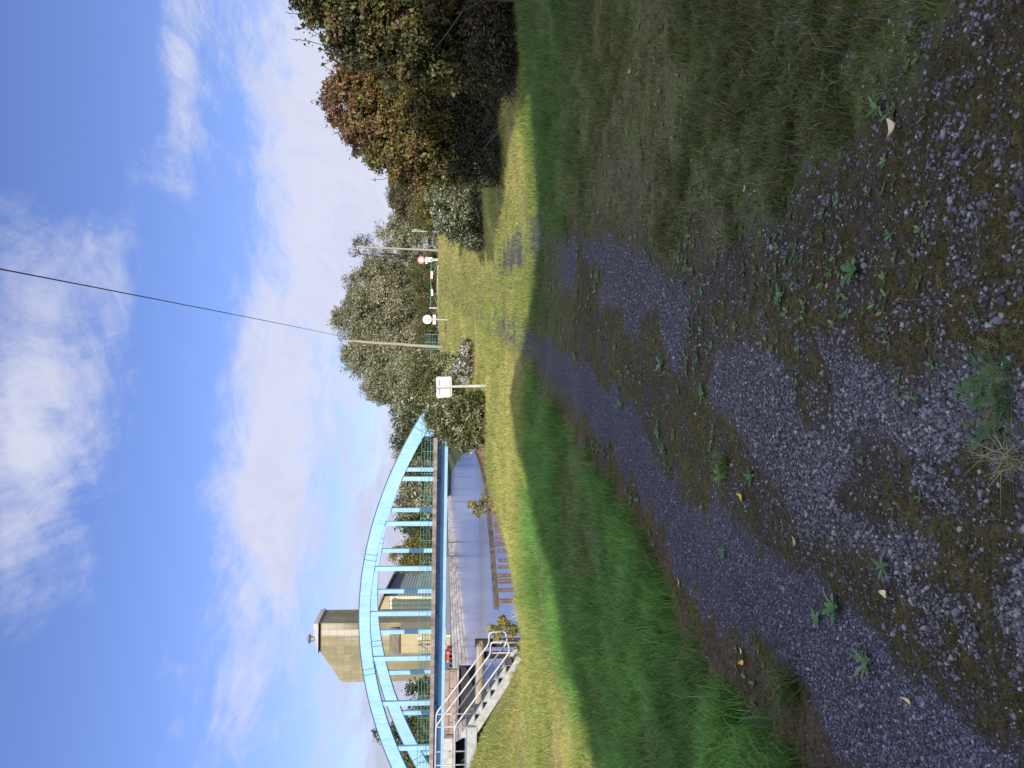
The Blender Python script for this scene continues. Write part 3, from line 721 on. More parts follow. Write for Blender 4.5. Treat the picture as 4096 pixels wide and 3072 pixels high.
# porch block with brown lean-to roof low on the front
a0, a1 = pt(552, 1598, DS - 6), pt(457, 1598, DS - 6); b0, b1 = pt(562, 1563, DS), pt(476, 1563, DS)
child(silo).box((a1.x, DS - 5.6, zb), (a0.x, DS - .004, a0.z)).build('porch', M_shed, silo)
child(silo).add([(a0.x + .3, DS - 6.2, a0.z), (a1.x - .3, DS - 6.2, a1.z), (b1.x, DS - .01, b1.z), (b0.x, DS - .01, b0.z), (a0.x + .3, DS - 6.2, a0.z + .25), (a1.x - .3, DS - 6.2, a1.z + .25), (b1.x, DS - .01, b1.z + .25), (b0.x, DS - .01, b0.z + .25)], [(0, 1, 2, 3), (7, 6, 5, 4), (0, 4, 5, 1), (1, 5, 6, 2), (3, 7, 4, 0), (2, 6, 7, 3)]).build('porch_roof', M_roofb, silo)
chute = child(silo); p = pt(492, 1672, DS - 6.5); q = pt(474, 1708, DS - 14); chute.bar(p, q, .35, .35); chute.bar(p + Vector((.9, 0, 0)), q + Vector((.9, 0, 0)), .2, .2); chute.build('loading_chute', M_woodg, silo)
MB(tuple(silo.location)).box((pt(500, 0, DS - 6).x, DS - 6.1, pt(0, 1680, DS - 6).z), (pt(486, 0, DS - 6).x + .3, DS - 5.61, pt(0, 1664, DS - 6).z)).build('hatch', M_white, silo)

# ------------------------------------------------------------------ warehouse
DW = 236.0
A = pt(687, 1556, DW); zt = A.z; zr = pt(687, 1516, DW).z
shed = empty('warehouse', (A.x, DW, Z_Q), 'green and cream striped warehouse with a long gridded side, right of the silo', 'building')
XL0 = A.x - 16; YE = 304.0; XE = pt(796, 1560, YE).x
child(shed).add([(XL0, DW, Z_Q - .2), (A.x, DW, Z_Q - .2), (A.x, DW, zt), (XL0, DW, zt)], [(0, 1, 2, 3)]).build('end_wall', M_stripe, shed)
child(shed).add([(XL0, DW, zt), (A.x, DW, zt), (A.x, DW, zr - .6), (A.x - 4, DW, zr), (XL0, DW, zr)], [(0, 1, 2, 3, 4)]).build('upper_end_panel', M_shed, shed)
tr = child(shed)
for u in (687, 668, 650, 632):
    x = pt(u, 1600, DW).x; tr.box((x - .12, DW - .14, Z_Q), (x + .12, DW - .003, zt))
tr.box((XL0, DW - .14, zt - .2), (A.x, DW - .004, zt + .1)); tr.build('end_trim', M_roofg, shed)
sw = child(shed); sw.add([(A.x, DW, Z_Q - .2), (XE, YE, Z_Q - .2), (XE, YE, zt - 2.2), (A.x, DW, zt - 2.2)], [(0, 1, 2, 3)])
o = sw.build('side_wall', M_grid, shed); me = o.data; uv = me.uv_layers.new(name='uv')
for l in me.loops: cc_ = me.vertices[l.vertex_index].co; uv.data[l.index].uv = (cc_.y, cc_.z)
child(shed).add([(A.x, DW, zt - 2.2), (XE, YE, zt - 2.2), (XE, YE, zt + 1.5), (A.x, DW, zt + 1.5)], [(0, 1, 2, 3)]).build('dark_eaves_band', M_darkband, shed)  # even dark band along the top of the side wall
rfm = child(shed); e = 1.3
rfm.add([(A.x + e, DW - 1, zt + 1.2), (XE + e, YE + 1, zt + 1.2), (XE - 9, YE + 1, zr + 2.2), (A.x - 9, DW - 1, zr + 2.2), (A.x + e, DW - 1, zt + 1.6), (XE + e, YE + 1, zt + 1.6), (XE - 9, YE + 1, zr + 2.6), (A.x - 9, DW - 1, zr + 2.6)], [(0, 1, 2, 3), (7, 6, 5, 4), (0, 4, 5, 1), (1, 5, 6, 2), (3, 7, 4, 0), (2, 6, 7, 3)])
rfm.build('roof', M_roofb, shed)
child(shed).add([(XL0, DW + .5, zr), (A.x - 4, DW + .5, zr), (XE - 4, YE, zr), (XL0, YE, zr)], [(0, 1, 2, 3)]).build('back_roof', M_roofb, shed)

# ------------------------------------------------------------------ tractor and trailer on the quay road
def wheel(parent, c, r, w):
    t = child(parent); c = Vector(c); t.tube([c - Vector((w / 2, 0, 0)), c + Vector((w / 2, 0, 0))], r, 20); o = t.build('wheel', M_dark, parent)
    MB(tuple(parent.location)).tube([c - Vector((w / 2 + .02, 0, 0)), c + Vector((w / 2 + .02, 0, 0))], r * .5, 14).build('rim', M_galvd, o)
tp = pt(451, 1811, 140); tp.z = Z_Q
tr_ = empty('tractor', tp, 'small red tractor with dark windscreen parked on the far quay', 'tractor')
X, Y, Z = tp
child(tr_).box((X - .95, Y - .9, Z + .55), (X + .95, Y + 2.4, Z + 1.05)).build('body', M_red, tr_, bevel=.08)
cb = child(tr_).box((X - .85, Y - .7, Z + 1.05), (X + .85, Y + 1.0, Z + 1.75)).build('cab', M_red, tr_, bevel=.08)
MB(tuple(tp)).box((X - .72, Y - .73, Z + 1.1), (X + .72, Y - .695, Z + 1.6)).build('windscreen', M_glass, cb)
for s in (-.75, .75): MB(tuple(tp)).box((X + s - .12, Y - .93, Z + .75), (X + s + .12, Y - .905, Z + .9)).build('headlight', M_white, tr_)
for s in (-.85, .85):
    for yy in (-.4, 1.9): wheel(tr_, (X + s, Y + yy, Z + .45), .45, .32)
bp = pt(420, 1811, 140.5); bp.z = Z_Q
tl_ = empty('trailer', bp, 'dull blue farm trailer beside the red tractor on the far quay', 'trailer'); X, Y, Z = bp
child(tl_).box((X - .8, Y - .7, Z + .5), (X + .5, Y + 2.4, Z + 1.35)).build('body', M_tblue, tl_, bevel=.06)
for s in (-.6, .4): wheel(tl_, (X + s, Y + .3, Z + .36), .36, .22)
child(tl_).bar((X - .2, Y - 1.6, Z + .4), (X - .2, Y - .6, Z + .6), .1, .1).build('drawbar', M_galvd, tl_)

# ------------------------------------------------------------------ metal stairs and landing
st = empty('metal_stairs', (-8.6, 21.9, H(-8, 21.6)), 'galvanised metal stairs climbing to a railed landing at the canal edge', 'stairs')
SN, SF = 21.65, 22.40                        # near and far stringer
B0, B1 = pt(432, 2098, SN), pt(122, 1898, SN)     # foot and head of the near stringer's underside
du = Vector((0, 0, .26))
for yy in (SN, SF):
    b0, b1 = Vector((B0.x, yy, B0.z)), Vector((B1.x, yy, B1.z)); n = Vector((-(b1 - b0).z, 0, (b1 - b0).x)).normalized(); n = n if n.z > 0 else -n
    s = child(st); wdt = .23
    s.add([b0 + Vector((0, -.02, 0)), b1 + Vector((0, -.02, 0)), b1 + n * wdt + Vector((0, -.02, 0)), b0 + n * wdt + Vector((0, -.02, 0)), b0 + Vector((0, .02, 0)), b1 + Vector((0, .02, 0)), b1 + n * wdt + Vector((0, .02, 0)), b0 + n * wdt + Vector((0, .02, 0))], [(0, 1, 2, 3), (7, 6, 5, 4), (0, 4, 5, 1), (1, 5, 6, 2), (2, 6, 7, 3), (3, 7, 4, 0)])
    s.build('stringer', M_galv, st)
NT = 6
for k in range(NT):
    t0, t1 = (k + .55) / (NT + .4), (k + 1.55) / (NT + .4)
    p0 = B0.lerp(B1, t0); p1 = B0.lerp(B1, t1)
    x0, x1, z0, z1 = p0.x, p1.x, p0.z + .20, p1.z + .20
    td = child(st).box((x1 + .02, SN + .03, z1 - .03), (x0 + .03, SF - .03, z1)).build('tread', M_galvd, st)
    child(st).add([(x0, SN + .06, z0 + .01), (x0 + .02, SF - .06, z0 + .01), (x0 + .015, SF - .06, z1 - .03), (x0 - .005, SN + .06, z1 - .03), (x0 + .02, SN + .06, z0 + .01), (x0 + .04, SF - .06, z0 + .01), (x0 + .035, SF - .06, z1 - .03), (x0 + .015, SN + .06, z1 - .03)], [(0, 1, 2, 3), (7, 6, 5, 4), (0, 4, 5, 1), (1, 5, 6, 2), (2, 6, 7, 3), (3, 7, 4, 0)]).build('riser', M_galvd, td)
    # pale triangular cheek plate standing on each tread
    yy = SN + .035
    child(st).add([(x0 + .02, yy, z1 + .005), (x1 + .03, yy, z1 + .005), (x1 + .03, yy, z1 + .20), (x0 + .02, yy + .012, z1 + .005), (x1 + .03, yy + .012, z1 + .005), (x1 + .03, yy + .012, z1 + .20)], [(0, 2, 1), (3, 4, 5), (0, 1, 4, 3), (1, 2, 5, 4), (2, 0, 3, 5)]).build('cheek_plate', M_galv, st)
LX1 = pt(165, 1880, SN).x; zdk = pt(165, 1870, SN).z; zlo = pt(165, 1908, SN).z
ld_ = child(st).box((LX1 - 5.2, SN - .05, zlo), (LX1, SF + .55, zdk)).build('landing', M_galv, st, bevel=.01)
ld2 = child(st).box((LX1 - 5.15, SN + .02, zdk + .001), (LX1 - .02, SF + .5, zdk + .03)).build('grating', M_galvd, ld_)
for x in (LX1 - .3, LX1 - 2.4, LX1 - 4.6): child(st).box((x - .09, SF + .2, -4), (x + .09, SF + .38, zlo)).build('support_post', M_black, st)
# handrails
def zrail(v, u=176): return pt(u, v, SN).z
TOPZ, MIDZ = zrail(1744), zrail(1820)
for yy, sx in ((SN - .02, 0), (SF + .02, .02)):
    xa = LX1 + .05 + sx; E = pt(458, 1963, SN); xe = E.x + sx
    dz_ = E.z
    low = zrail(2032, 458); rr = .027
    loop = [(LX1 - 5.2, yy, TOPZ), (xa, yy, TOPZ), (xe, yy, dz_), (xe + .32, yy, dz_ + .015), (xe + .36, yy, low + .02), (xe + .05, yy, low - .05), (xa - .02, yy, MIDZ), (LX1 - 5.2, yy, MIDZ)]
    child(st).tube(round_path(loop, .12), rr, 8).build('handrail', M_galv, st, True)
    for x, zb_, zt_ in ((xa - .03, zlo + .02, TOPZ), (LX1 - 1.05, zlo + .1, TOPZ), (LX1 - 1.75, zlo + .1, TOPZ), (LX1 - 3.2, zlo + .1, TOPZ), (xe + .02, H(xe, yy) - .2, dz_ - .03)):
        child(st).tube([(x, yy, zb_), (x, yy, zt_)], .020, 7).build('rail_post', M_galv, st, True)

# old timbers standing at the water's edge behind the stairs
p = pt(492, 1921, 25.2); q = pt(236, 1918, 25.4)
tb = empty('landing_timber', (p + q) / 2, 'split weathered horizontal fender timber behind the stair treads', 'timber')
n_ = 14; mbt = MB(tuple((p + q) / 2)); pts_ = [p.lerp(q, i / n_) + Vector((0, random.uniform(-.01, .01), random.uniform(-.008, .008))) for i in range(n_ + 1)]
mbt.tube(pts_, .13, 9, .155).build('beam', M_tan, tb)
mbt = MB(tuple((p + q) / 2))
for k in range(7): mbt.tube([p + Vector((-.1, random.uniform(-.09, .09), random.uniform(-.09, .09))), p + Vector((random.uniform(.05, .16), random.uniform(-.1, .1), random.uniform(-.1, .1)))], .03, 5, .008)
mbt.build('splintered_end', M_tan, tb)
for x_ in (.2, .8): c = p.lerp(q, x_); MB(tuple((p + q) / 2)).tube([(c.x, c.y + .25, -4), (c.x, c.y + .25, c.z + .05)], .12, 9).build('pile', M_black, tb)
for u, v, d, lab in ((500, 1900, 26.2, 'black tarred mooring post beside the split fender timber'),):
    c = pt(u, v, d); o = MB((c.x, c.y, Z_W)).tube([(c.x, c.y, -4), (c.x, c.y, c.z)], .17, 10, .15).build('mooring_post', M_black); tag(o, lab, 'post')

# ------------------------------------------------------------------ piled edge in the canal
ZT = -1.28
line = [Vector(q) for q in ((-12.1, 41.6, ZT), (-9.9, 46, ZT), (-8.4, 50, ZT + .02), (-7.1, 54, ZT), (-6.6, 62, ZT), (-6.4, 72, ZT))]
pw = empty('piled_edge', (line[0].x, line[0].y, Z_W), 'dark horizontal waling timber on a row of rusty piles in the water', 'piling')
b = child(pw)
for a_, c_ in zip(line[:-1], line[1:]): b.bar(a_ - (c_ - a_).normalized() * .02, c_, .30, .30)
b.build('waling', M_wale, pw)
tot = 0; marks = []
for a_, c_ in zip(line[:-1], line[1:]):
    L_ = (c_ - a_).length; n_ = max(2, int(L_ / .62))
    for k in range(n_): marks.append(a_.lerp(c_, (k + random.uniform(.15, .55)) / n_))
for c in marks:
    c = c + Vector((.25, -.30, 0)); w_ = random.uniform(.10, .14)
    child(pw).tube([(c.x, c.y, -4.1), (c.x + random.uniform(-.04, .04), c.y, ZT + random.uniform(-.28, -.02))], w_, 7).build('pile', M_rust, pw)

# ------------------------------------------------------------------ signs, gate, railing, poles
DSG = 30.5
g0 = pt(1529, 1936, DSG); zg = H(g0.x, g0.y)
sg = empty('road_sign', (g0.x, g0.y, zg), 'white rectangular road sign seen from behind on a leaning steel post', 'sign', rz=0)
a = pt(1446, 1745, DSG); b = pt(1529, 1806, DSG); w_, h_ = (b.x - a.x), (a.z - b.z)
mm = Matrix.Translation((0, 0, 0)) @ Matrix.Rotation(R(-2.2), 4, 'Y')
hz = b.z - zg
pn = MB().prism(rounded(-w_ * .52, hz, w_ * .48, hz + h_, .06), -.012, .012); pn.v = [mm @ q for q in pn.v]; pnl = pn.build('panel', M_signback, sg)
rim = MB()
P = rounded(-w_ * .52, hz, w_ * .48, hz + h_, .06) ; P.append(P[0])
rim.tube([(x, -.014, z) for x, z in P], .014, 5); rim.v = [mm @ q for q in rim.v]; rim.build('rolled_edge', M_white, pnl)
br = MB()
for fz in (.14, .84): br.box((-w_ * .37, -.045, hz + h_ * fz - .02), (w_ * .34, -.0125, hz + h_ * fz + .02))
br.v = [mm @ q for q in br.v]; br.build('bracket', M_galv, sg)
po = MB().box((-.04, -.13, -.4), (.05, -.046, hz + h_ * 1.03)); po.v = [mm @ q for q in po.v]; po.build('post', M_galv, sg)

def placed(u, v, d): q = pt(u, v, d); return q
# round sign back
c = placed(1794, 1709, 57); zz0 = H(c.x, c.y)
rs = empty('round_sign', (c.x, c.y, zz0), 'white round road sign seen from behind above a small rectangular plate', 'sign')
child(rs).disc((c.x, 0, c.z), .33, c.y - .012, c.y + .012, 36).build('disc', M_white, rs)
pl = placed(1794, 1737, 57); child(rs).prism(rounded(c.x - .36, pl.z - .11, c.x + .36, pl.z + .11, .03), c.y - .01, c.y + .01).build('plate', M_white, rs)
k = child(rs)
for dz_ in (-.16, .16): k.box((c.x - .2, c.y - .035, c.z + dz_ - .015), (c.x + .2, c.y - .0125, c.z + dz_ + .015))
k.box((c.x - .28, c.y - .035, pl.z - .015), (c.x + .28, c.y - .0125, pl.z + .015)); k.build('bracket', M_galv, rs)
child(rs).box((c.x - .035, c.y - .09, zz0 - .3), (c.x + .035, c.y - .0355, c.z + .3)).build('post', M_galv, rs)
# no-vehicles sign
DG = 74.0
c = placed(2032, 1685, DG - .4); zz0 = H(c.x, c.y)
ns = empty('prohibition_sign', (c.x, c.y, zz0), 'round white sign with a red ring and small white plates beneath', 'sign')
ds = child(ns).disc((c.x, 0, c.z), .34, c.y - .01, c.y + .01, 36).build('disc', M_white, ns)
child(ns).disc((c.x, 0, c.z), .315, c.y - .016, c.y - .0105, 36, .225).build('red_ring', M_red, ds)
z1 = placed(2032, 1703, DG).z
child(ns).prism(rounded(c.x - .34, z1 - .20, c.x + .30, z1 + .03, .03), c.y - .01, c.y + .01).build('plate', M_white, ns)
t_ = child(ns)
for r_, wds in ((.05, (.1, .16, .07, .12)), (-.02, (.14, .06, .2)), (-.09, (.18, .1, .12))):
    x = c.x - .27
    for q in wds: t_.box((x, c.y - .0125, z1 - .085 + r_ - .012), (x + q, c.y - .0102, z1 - .085 + r_ + .012)); x += q + .04
t_.build('lettering', M_dark, ns)
pz = z1 - .24; nb = child(ns).prism(rounded(c.x - .17, pz - .38, c.x + .28, pz, .02), c.y - .01, c.y + .01).build('notice_board', M_white, ns)
MB(tuple(ns.location)).box((c.x - .12, c.y - .0125, pz - .34), (c.x + .14, c.y - .0102, pz - .22)).build('blue_notice', M_blu2, nb)
MB(tuple(ns.location)).box((c.x - .12, c.y - .0125, pz - .12), (c.x + .22, c.y - .0102, pz - .08)).build('lettering', M_red, nb)
child(ns).box((c.x - .06, c.y + .011, zz0 - .3), (c.x + .06, c.y + .09, c.z + .2)).build('post', M_galv, ns)
# barrier gate
ga, gb = placed(1839, 1770, DG), placed(2036, 1770, DG); zga, zgb = H(ga.x, DG), H(gb.x, DG)
gt = empty('barrier_gate', ((ga.x + gb.x) / 2, DG, zga), 'green steel barrier gate with two diagonal braces and striped plates', 'gate')
ztg = placed(1839, 1722, DG).z
child(gt).box((ga.x - .06, DG - .06, zga - .3), (ga.x + .06, DG + .06, ztg + .12)).build('post', M_galv, gt)
child(gt).box((gb.x - .16, DG + .1, zgb - .3), (gb.x + .04, DG + .22, ztg + .12)).build('post', M_galv, gt)
child(gt).bar((ga.x + .06, DG, ztg), (gb.x - .1, DG, ztg), .06, .06).build('top_rail', M_green, gt)
mid = (ga.x + gb.x) / 2
child(gt).bar((ga.x + .06, DG, zga + .12), (mid - .25, DG, ztg - .04), .05, .05).build('brace', M_green, gt)
child(gt).bar((gb.x - .1, DG, zgb + .12), (mid + .45, DG, ztg - .04), .05, .05).build('brace', M_green, gt)
a, b = placed(1957, 1734, DG - .06), placed(1985, 1726, DG - .06)
sp_ = child(gt).box((a.x, DG - .07, ztg - .17), (b.x + .05, DG - .05, ztg + .04)).build('striped_plate', M_white, gt)
q = MB(tuple(gt.location))
for k in range(3):
    x = a.x + .06 + k * .25; q.add([(x, DG - .074, ztg - .17), (x + .09, DG - .074, ztg - .17), (x + .19, DG - .074, ztg + .04), (x + .10, DG - .074, ztg + .04), (x, DG - .0705, ztg - .17), (x + .09, DG - .0705, ztg - .17), (x + .19, DG - .0705, ztg + .04), (x + .10, DG - .0705, ztg + .04)], [(0, 1, 2, 3), (7, 6, 5, 4), (0, 4, 5, 1), (1, 5, 6, 2), (2, 6, 7, 3), (3, 7, 4, 0)])
q.build('stripe', M_yel, sp_)
a = placed(1888, 1734, DG).x; b = placed(1916, 1734, DG).x
child(gt).add([(a, DG - .07, ztg - .05), (b, DG - .07, ztg - .05), (b, DG - .07, ztg - .10), (b - .1, DG - .07, ztg - .22), (a, DG - .07, ztg - .22), (a, DG - .05, ztg - .05), (b, DG - .05, ztg - .05), (b, DG - .05, ztg - .10), (b - .1, DG - .05, ztg - .22), (a, DG - .05, ztg - .22)], [(0, 4, 3, 2, 1), (5, 6, 7, 8, 9), (0, 1, 6, 5), (1, 2, 7, 6), (2, 3, 8, 7), (3, 4, 9, 8), (4, 0, 5, 9)]).build('white_plate', M_white, gt)
for u, w in ((2000, 1.1), (1930, 2.2)):
    c = placed(u, 1772, DG + .8); z0 = H(c.x, c.y)
    o = MB((c.x, c.y, z0)).box((c.x - w / 2, c.y - .2, z0 - .1), (c.x + w / 2, c.y + .2, z0 + .24)).build('concrete_kerb_block', M_conc, bevel=.04)
    tag(o, 'short grey concrete block in the grass behind the barrier gate' if w < 2 else 'long grey concrete block in the grass behind the barrier gate', 'block')
# green approach railing
a, b = placed(1642, 1704, 79), placed(1738, 1703, 77)
rl = empty('roadside_railing', (a.x, a.y, a.z - 1.2), 'green steel railing beside the bridge approach behind the pole', 'railing')
r = child(rl)
for dz_ in (0, -.22, -.44, -.66, -.95): r.tube([a + Vector((0, 0, dz_)), b + Vector((0, 0, dz_))], .03, 6)
r.build('rail', M_green, rl)
for k in range(4): c = a.lerp(b, (k + .1) / 3.2); child(rl).bar(c + Vector((0, 0, -1.6)), c, .06, .06, (0, 1, 0)).build('post', M_green, rl)

def pole(name, label, uv_top, uv_base, d, r0, r1, m=None, group=None):
    t, b = pt(*uv_top, d), pt(*uv_base, d); z = H(b.x, b.y); bb = Vector((b.x, b.y, min(z, b.z) - .3))
    root = empty(name, (b.x, b.y, z), label, 'pole', group)
    k = child(root); k.tube([bb.lerp(t, i / 8) + Vector((random.uniform(-.02, .02), 0, 0)) * (0 < i < 8) for i in range(9)], r0, 12, r1); k.build('shaft', m or M_pole, root, True)
    child(root).tube([t + Vector((0, 0, -.02)), t + Vector((0, 0, .16))], r1 * 1.15, 12, .02).build('cap', M_dark, root)
    return t, root
tpole, up = pole('utility_pole', 'pale wooden utility pole carrying a single wire, nearest of the poles', (1710, 1366), (1681, 1792), 64, .135, .09)
ins = child(up); ins.tube([tpole + Vector((0, -.12, -.35)), tpole + Vector((.28, -.14, -.33))], .02, 6); ins.tube([tpole + Vector((.28, -.14, -.36)), tpole + Vector((.28, -.14, -.22))], .045, 8); ins.build('insulator', M_dark, up)
pole('utility_pole', 'tall brown utility pole standing behind the red-ringed sign', (2085, 1424), (2068, 1780), 92, .135, .10, M_pole)
pole('utility_pole', 'shorter thin utility pole standing just left of the taller brown one', (2043, 1498), (2052, 1780), 105, .105, .08, M_pole)
w0 = tpole + Vector((.28, -.14, -.2)); w1 = pt(1982, 0, 13.5); dirw = (w1 - w0); w2 = w0 + dirw * 1.564; w2.z = w1.z + (w1.z - w0.z) * .42
wp = [w0 + (w2 - w0) * t + Vector((0, 0, -1.3 * 4 * t * (1 - t) * .35)) for t in [i / 40 for i in range(41)]]
w1i = min(wp, key=lambda q: abs(q.y - 13.5)); 
o = MB(w0).tube(wp, .012, 6).build('overhead_wire', M_dark); tag(o, 'thin black overhead wire rising from the pale utility pole across the sky', 'wire')
c = pt(2150, 1650, 88); b_ = H(c.x, c.y)
wpst = empty('lamp_post', (c.x, c.y, b_), 'thin white twin post showing above the bushes right of the poles', 'post')
for s in (-.09, .1): child(wpst).tube([(c.x + s, c.y, b_ - .2), (c.x + s * .8, c.y, c.z)], .045, 7).build('shaft', M_white, wpst)
child(wpst).box((c.x - .14, c.y - .05, c.z - .04), (c.x + .14, c.y + .05, c.z + .03)).build('top_bar', M_white, wpst)

# ------------------------------------------------------------------ trees and bushes
G_DARK = [(.022, .035, .012), (.040, .058, .018), (.065, .082, .026), (.09, .10, .035)]
G_OLIVE = [(.05, .058, .018), (.085, .09, .03), (.125, .12, .042), (.18, .165, .065)]
G_SILVER = [(.14, .14, .075), (.20, .195, .115), (.28, .275, .175), (.36, .355, .25)]
G_YEL = [(.06, .065, .014), (.12, .115, .02), (.20, .17, .03), (.28, .22, .04)]
G_BRAMBLE = [(.030, .040, .012), (.065, .085, .020), (.12, .13, .03), (.20, .19, .07), (.42, .41, .32)]
G_WHITEB = [(.030, .042, .014), (.06, .075, .024), (.11, .12, .045), (.21, .21, .12), (.42, .43, .38)]
G_DOG = [(.026, .033, .010), (.075, .080, .018), (.18, .165, .034), (.15, .135, .032), (.165, .105, .04), (.185, .080, .052), (.14, .055, .04)]
G_APPLE = [(.020, .027, .009), (.050, .060, .016), (.090, .095, .026), (.15, .135, .038), (.13, .075, .036)]
def lob(u, v, d, rx, rz, ry=None, dd=0):
    c = pt(u, v, d + dd); return (c.x, c.y, c.z, rx * d / F_PX, (ry if ry else rx) * d / F_PX, rz * d / F_PX)
def bush(name, label, cat, foot, d, lobes, n, clumps, spread, size, cols, **k):
    b = pt(foot[0], foot[1], d); z = H(b.x, b.y)
    return plant(name, label, cat, (b.x, b.y, z - .05), [lob(u, v, d, rx, rz, ry, dd) for u, v, rx, rz, ry, dd in lobes], n, clumps, spread, size, cols, **k)

# willows and poplars behind the gate
willows = 'tall willows behind the barrier gate'
W = [('silver leaved willow with a broad crown directly above the round sign back', (1790, 1770), 96, [(1790, 1440, 95, 105, 85, 0), (1850, 1450, 60, 70, 60, 0), (1730, 1560, 110, 110, 90, 0), (1850, 1560, 110, 110, 90, 0), (1780, 1670, 150, 90, 90, 1)], 30000, 620, .55, .20, G_SILVER),
     ('grey green willow with a pale tip behind the leaning utility pole', (1660, 1775), 90, [(1640, 1460, 75, 90, 70, 0), (1630, 1580, 110, 110, 80, 0), (1650, 1680, 140, 80, 90, 0)], 20000, 420, .5, .19, G_SILVER),
     ('lower silvery willow at the left end of the willow row', (1540, 1780), 84, [(1530, 1530, 70, 80, 60, 0), (1500, 1610, 70, 70, 60, 0), (1560, 1650, 110, 100, 80, 0)], 18000, 360, .45, .18, G_SILVER),
     ('dull olive willow between the utility poles and the pale tipped crown', (1920, 1775), 100, [(1925, 1470, 75, 90, 70, 0), (1975, 1540, 60, 90, 60, 0), (1900, 1570, 95, 90, 80, 0), (1930, 1670, 130, 90, 90, 0)], 20000, 420, .5, .20, [(.09, .085, .042), (.16, .15, .08), (.23, .22, .13), (.33, .32, .22)]),
     ('open branched dark tree with see-through crown beside the tall brown pole', (2040, 1780), 104, [(2075, 1450, 60, 55, 50, 0), (2010, 1500, 55, 60, 50, 0), (2050, 1590, 60, 70, 60, 0), (2020, 1680, 90, 90, 80, 0)], 3400, 190, .40, .17, [(.05, .045, .025), (.09, .085, .045), (.14, .13, .075)]),
     ('pale grey willow right of the two brown utility poles', (2150, 1785), 98, [(2130, 1580, 65, 70, 60, 0), (2170, 1640, 80, 90, 70, 0), (2120, 1700, 100, 90, 80, 0), (2210, 1680, 80, 80, 70, 0)], 13000, 260, .45, .18, G_SILVER),
     ('brownish green round tree on the skyline left of the red leaved bush', (2270, 1790), 70, [(2275, 1610, 65, 55, 60, 0), (2330, 1620, 60, 60, 60, 0), (2250, 1690, 90, 70, 80, 0), (2340, 1700, 80, 70, 70, 0)], 22000, 420, .33, .13, [(.04, .042, .02), (.085, .08, .038), (.14, .125, .065), (.20, .18, .11)])]
for lab, foot, d, lb, n, cl, sp, sz, cols in W:
    bush('willow_tree' if 'willow' in lab else 'broadleaf_tree', lab, 'tree', foot, d, lb, int(n * 2.3), int(cl * 1.35), sp * 1.05, sz * 1.15, cols, group=willows if 'willow' in lab else None, trunk_r=.28 if 'willow' in lab else .2, limbs=60 if 'open' in lab else 16, aspect=2.6, jitter=.14)
# low mixed scrub under the willows, left of the pole
bush('scrub_bush', 'olive scrub bush filling the gap between the white road sign and the utility pole', 'bush', (1580, 1850), 46, [(1600, 1700, 70, 80, 60, 0), (1530, 1690, 80, 85, 60, 0), (1480, 1700, 60, 90, 60, 0), (1560, 1780, 110, 70, 70, -1), (1450, 1780, 80, 90, 60, 0)], 32000, 600, .24, .095, G_BRAMBLE, stems=4, trunk_r=.06, limbs=26)
bush('scrub_bush', 'olive brown scrub growing under the silver willow behind the round sign back', 'bush', (1770, 1775), 80, [(1700, 1715, 90, 50, 70, 2), (1800, 1700, 90, 55, 70, 2), (1880, 1705, 80, 55, 70, 2), (1960, 1700, 80, 60, 70, 2)], 24000, 580, .33, .13, G_OLIVE, stems=4, trunk_r=.07, limbs=30)
# dense bramble by the sign, hiding the end of the bridge
bush('bramble_bush', 'dense glossy bramble bush between the white road sign and the bridge end', 'bush', (1400, 1985), 30, [(1480, 1790, 65, 95, 60, 4), (1390, 1800, 80, 95, 80, 0), (1350, 1840, 62, 85, 70, 0), (1310, 1880, 38, 60, 50, 0), (1430, 1900, 75, 80, 70, .8), (1370, 1930, 60, 50, 60, -.4), (1300, 1860, 22, 40, 40, 0)], 52000, 900, .135, .078, G_BRAMBLE, stems=6, trunk_r=.035, limbs=50, stem_spread=.8, aspect=2.1, twigs=26, twig_len=.45, bark=M_twig)
bush('bramble_bush', 'low bramble with white undersides in the long grass right of the white road sign', 'bush', (1620, 1905), 40, [(1585, 1850, 45, 40, 50, 0), (1640, 1860, 40, 28, 45, 0), (1680, 1865, 30, 20, 40, 0)], 9000, 200, .13, .09, [(.03, .03, .012), (.08, .07, .03), (.16, .15, .08), (.50, .50, .46), (.55, .55, .52)], stems=4, trunk_r=.025, limbs=14, bark=M_twig)
# pale leaved bush at the right of the path
bush('pale_bush', 'grey green bush with white leaf backs casting a shadow strip across the grass', 'bush', (2150, 1960), 30, [(2210, 1800, 70, 75, 70, 0), (2290, 1800, 75, 90, 75, .5), (2150, 1860, 60, 70, 60, 0), (2230, 1890, 80, 70, 70, -.4), (2320, 1880, 80, 80, 70, 0), (2110, 1900, 40, 45, 50, 0)], 42000, 760, .14, .078, G_WHITEB, stems=6, trunk_r=.035, limbs=46, stem_spread=.8, twigs=16, twig_len=.4, bark=M_twig)
bush('yellowing_bush', 'yellow green bush behind the pale leaved bush, below the round tree', 'bush', (2220, 1850), 42, [(2180, 1730, 55, 65, 50, 0), (2230, 1720, 50, 60, 50, 0), (2280, 1730, 55, 60, 50, 0), (2200, 1800, 80, 60, 60, 0)], 16000, 300, .19, .09, [(.04, .045, .012), (.09, .09, .02), (.15, .14, .03), (.26, .21, .04)], stems=4, trunk_r=.04, limbs=20, bark=M_twig)
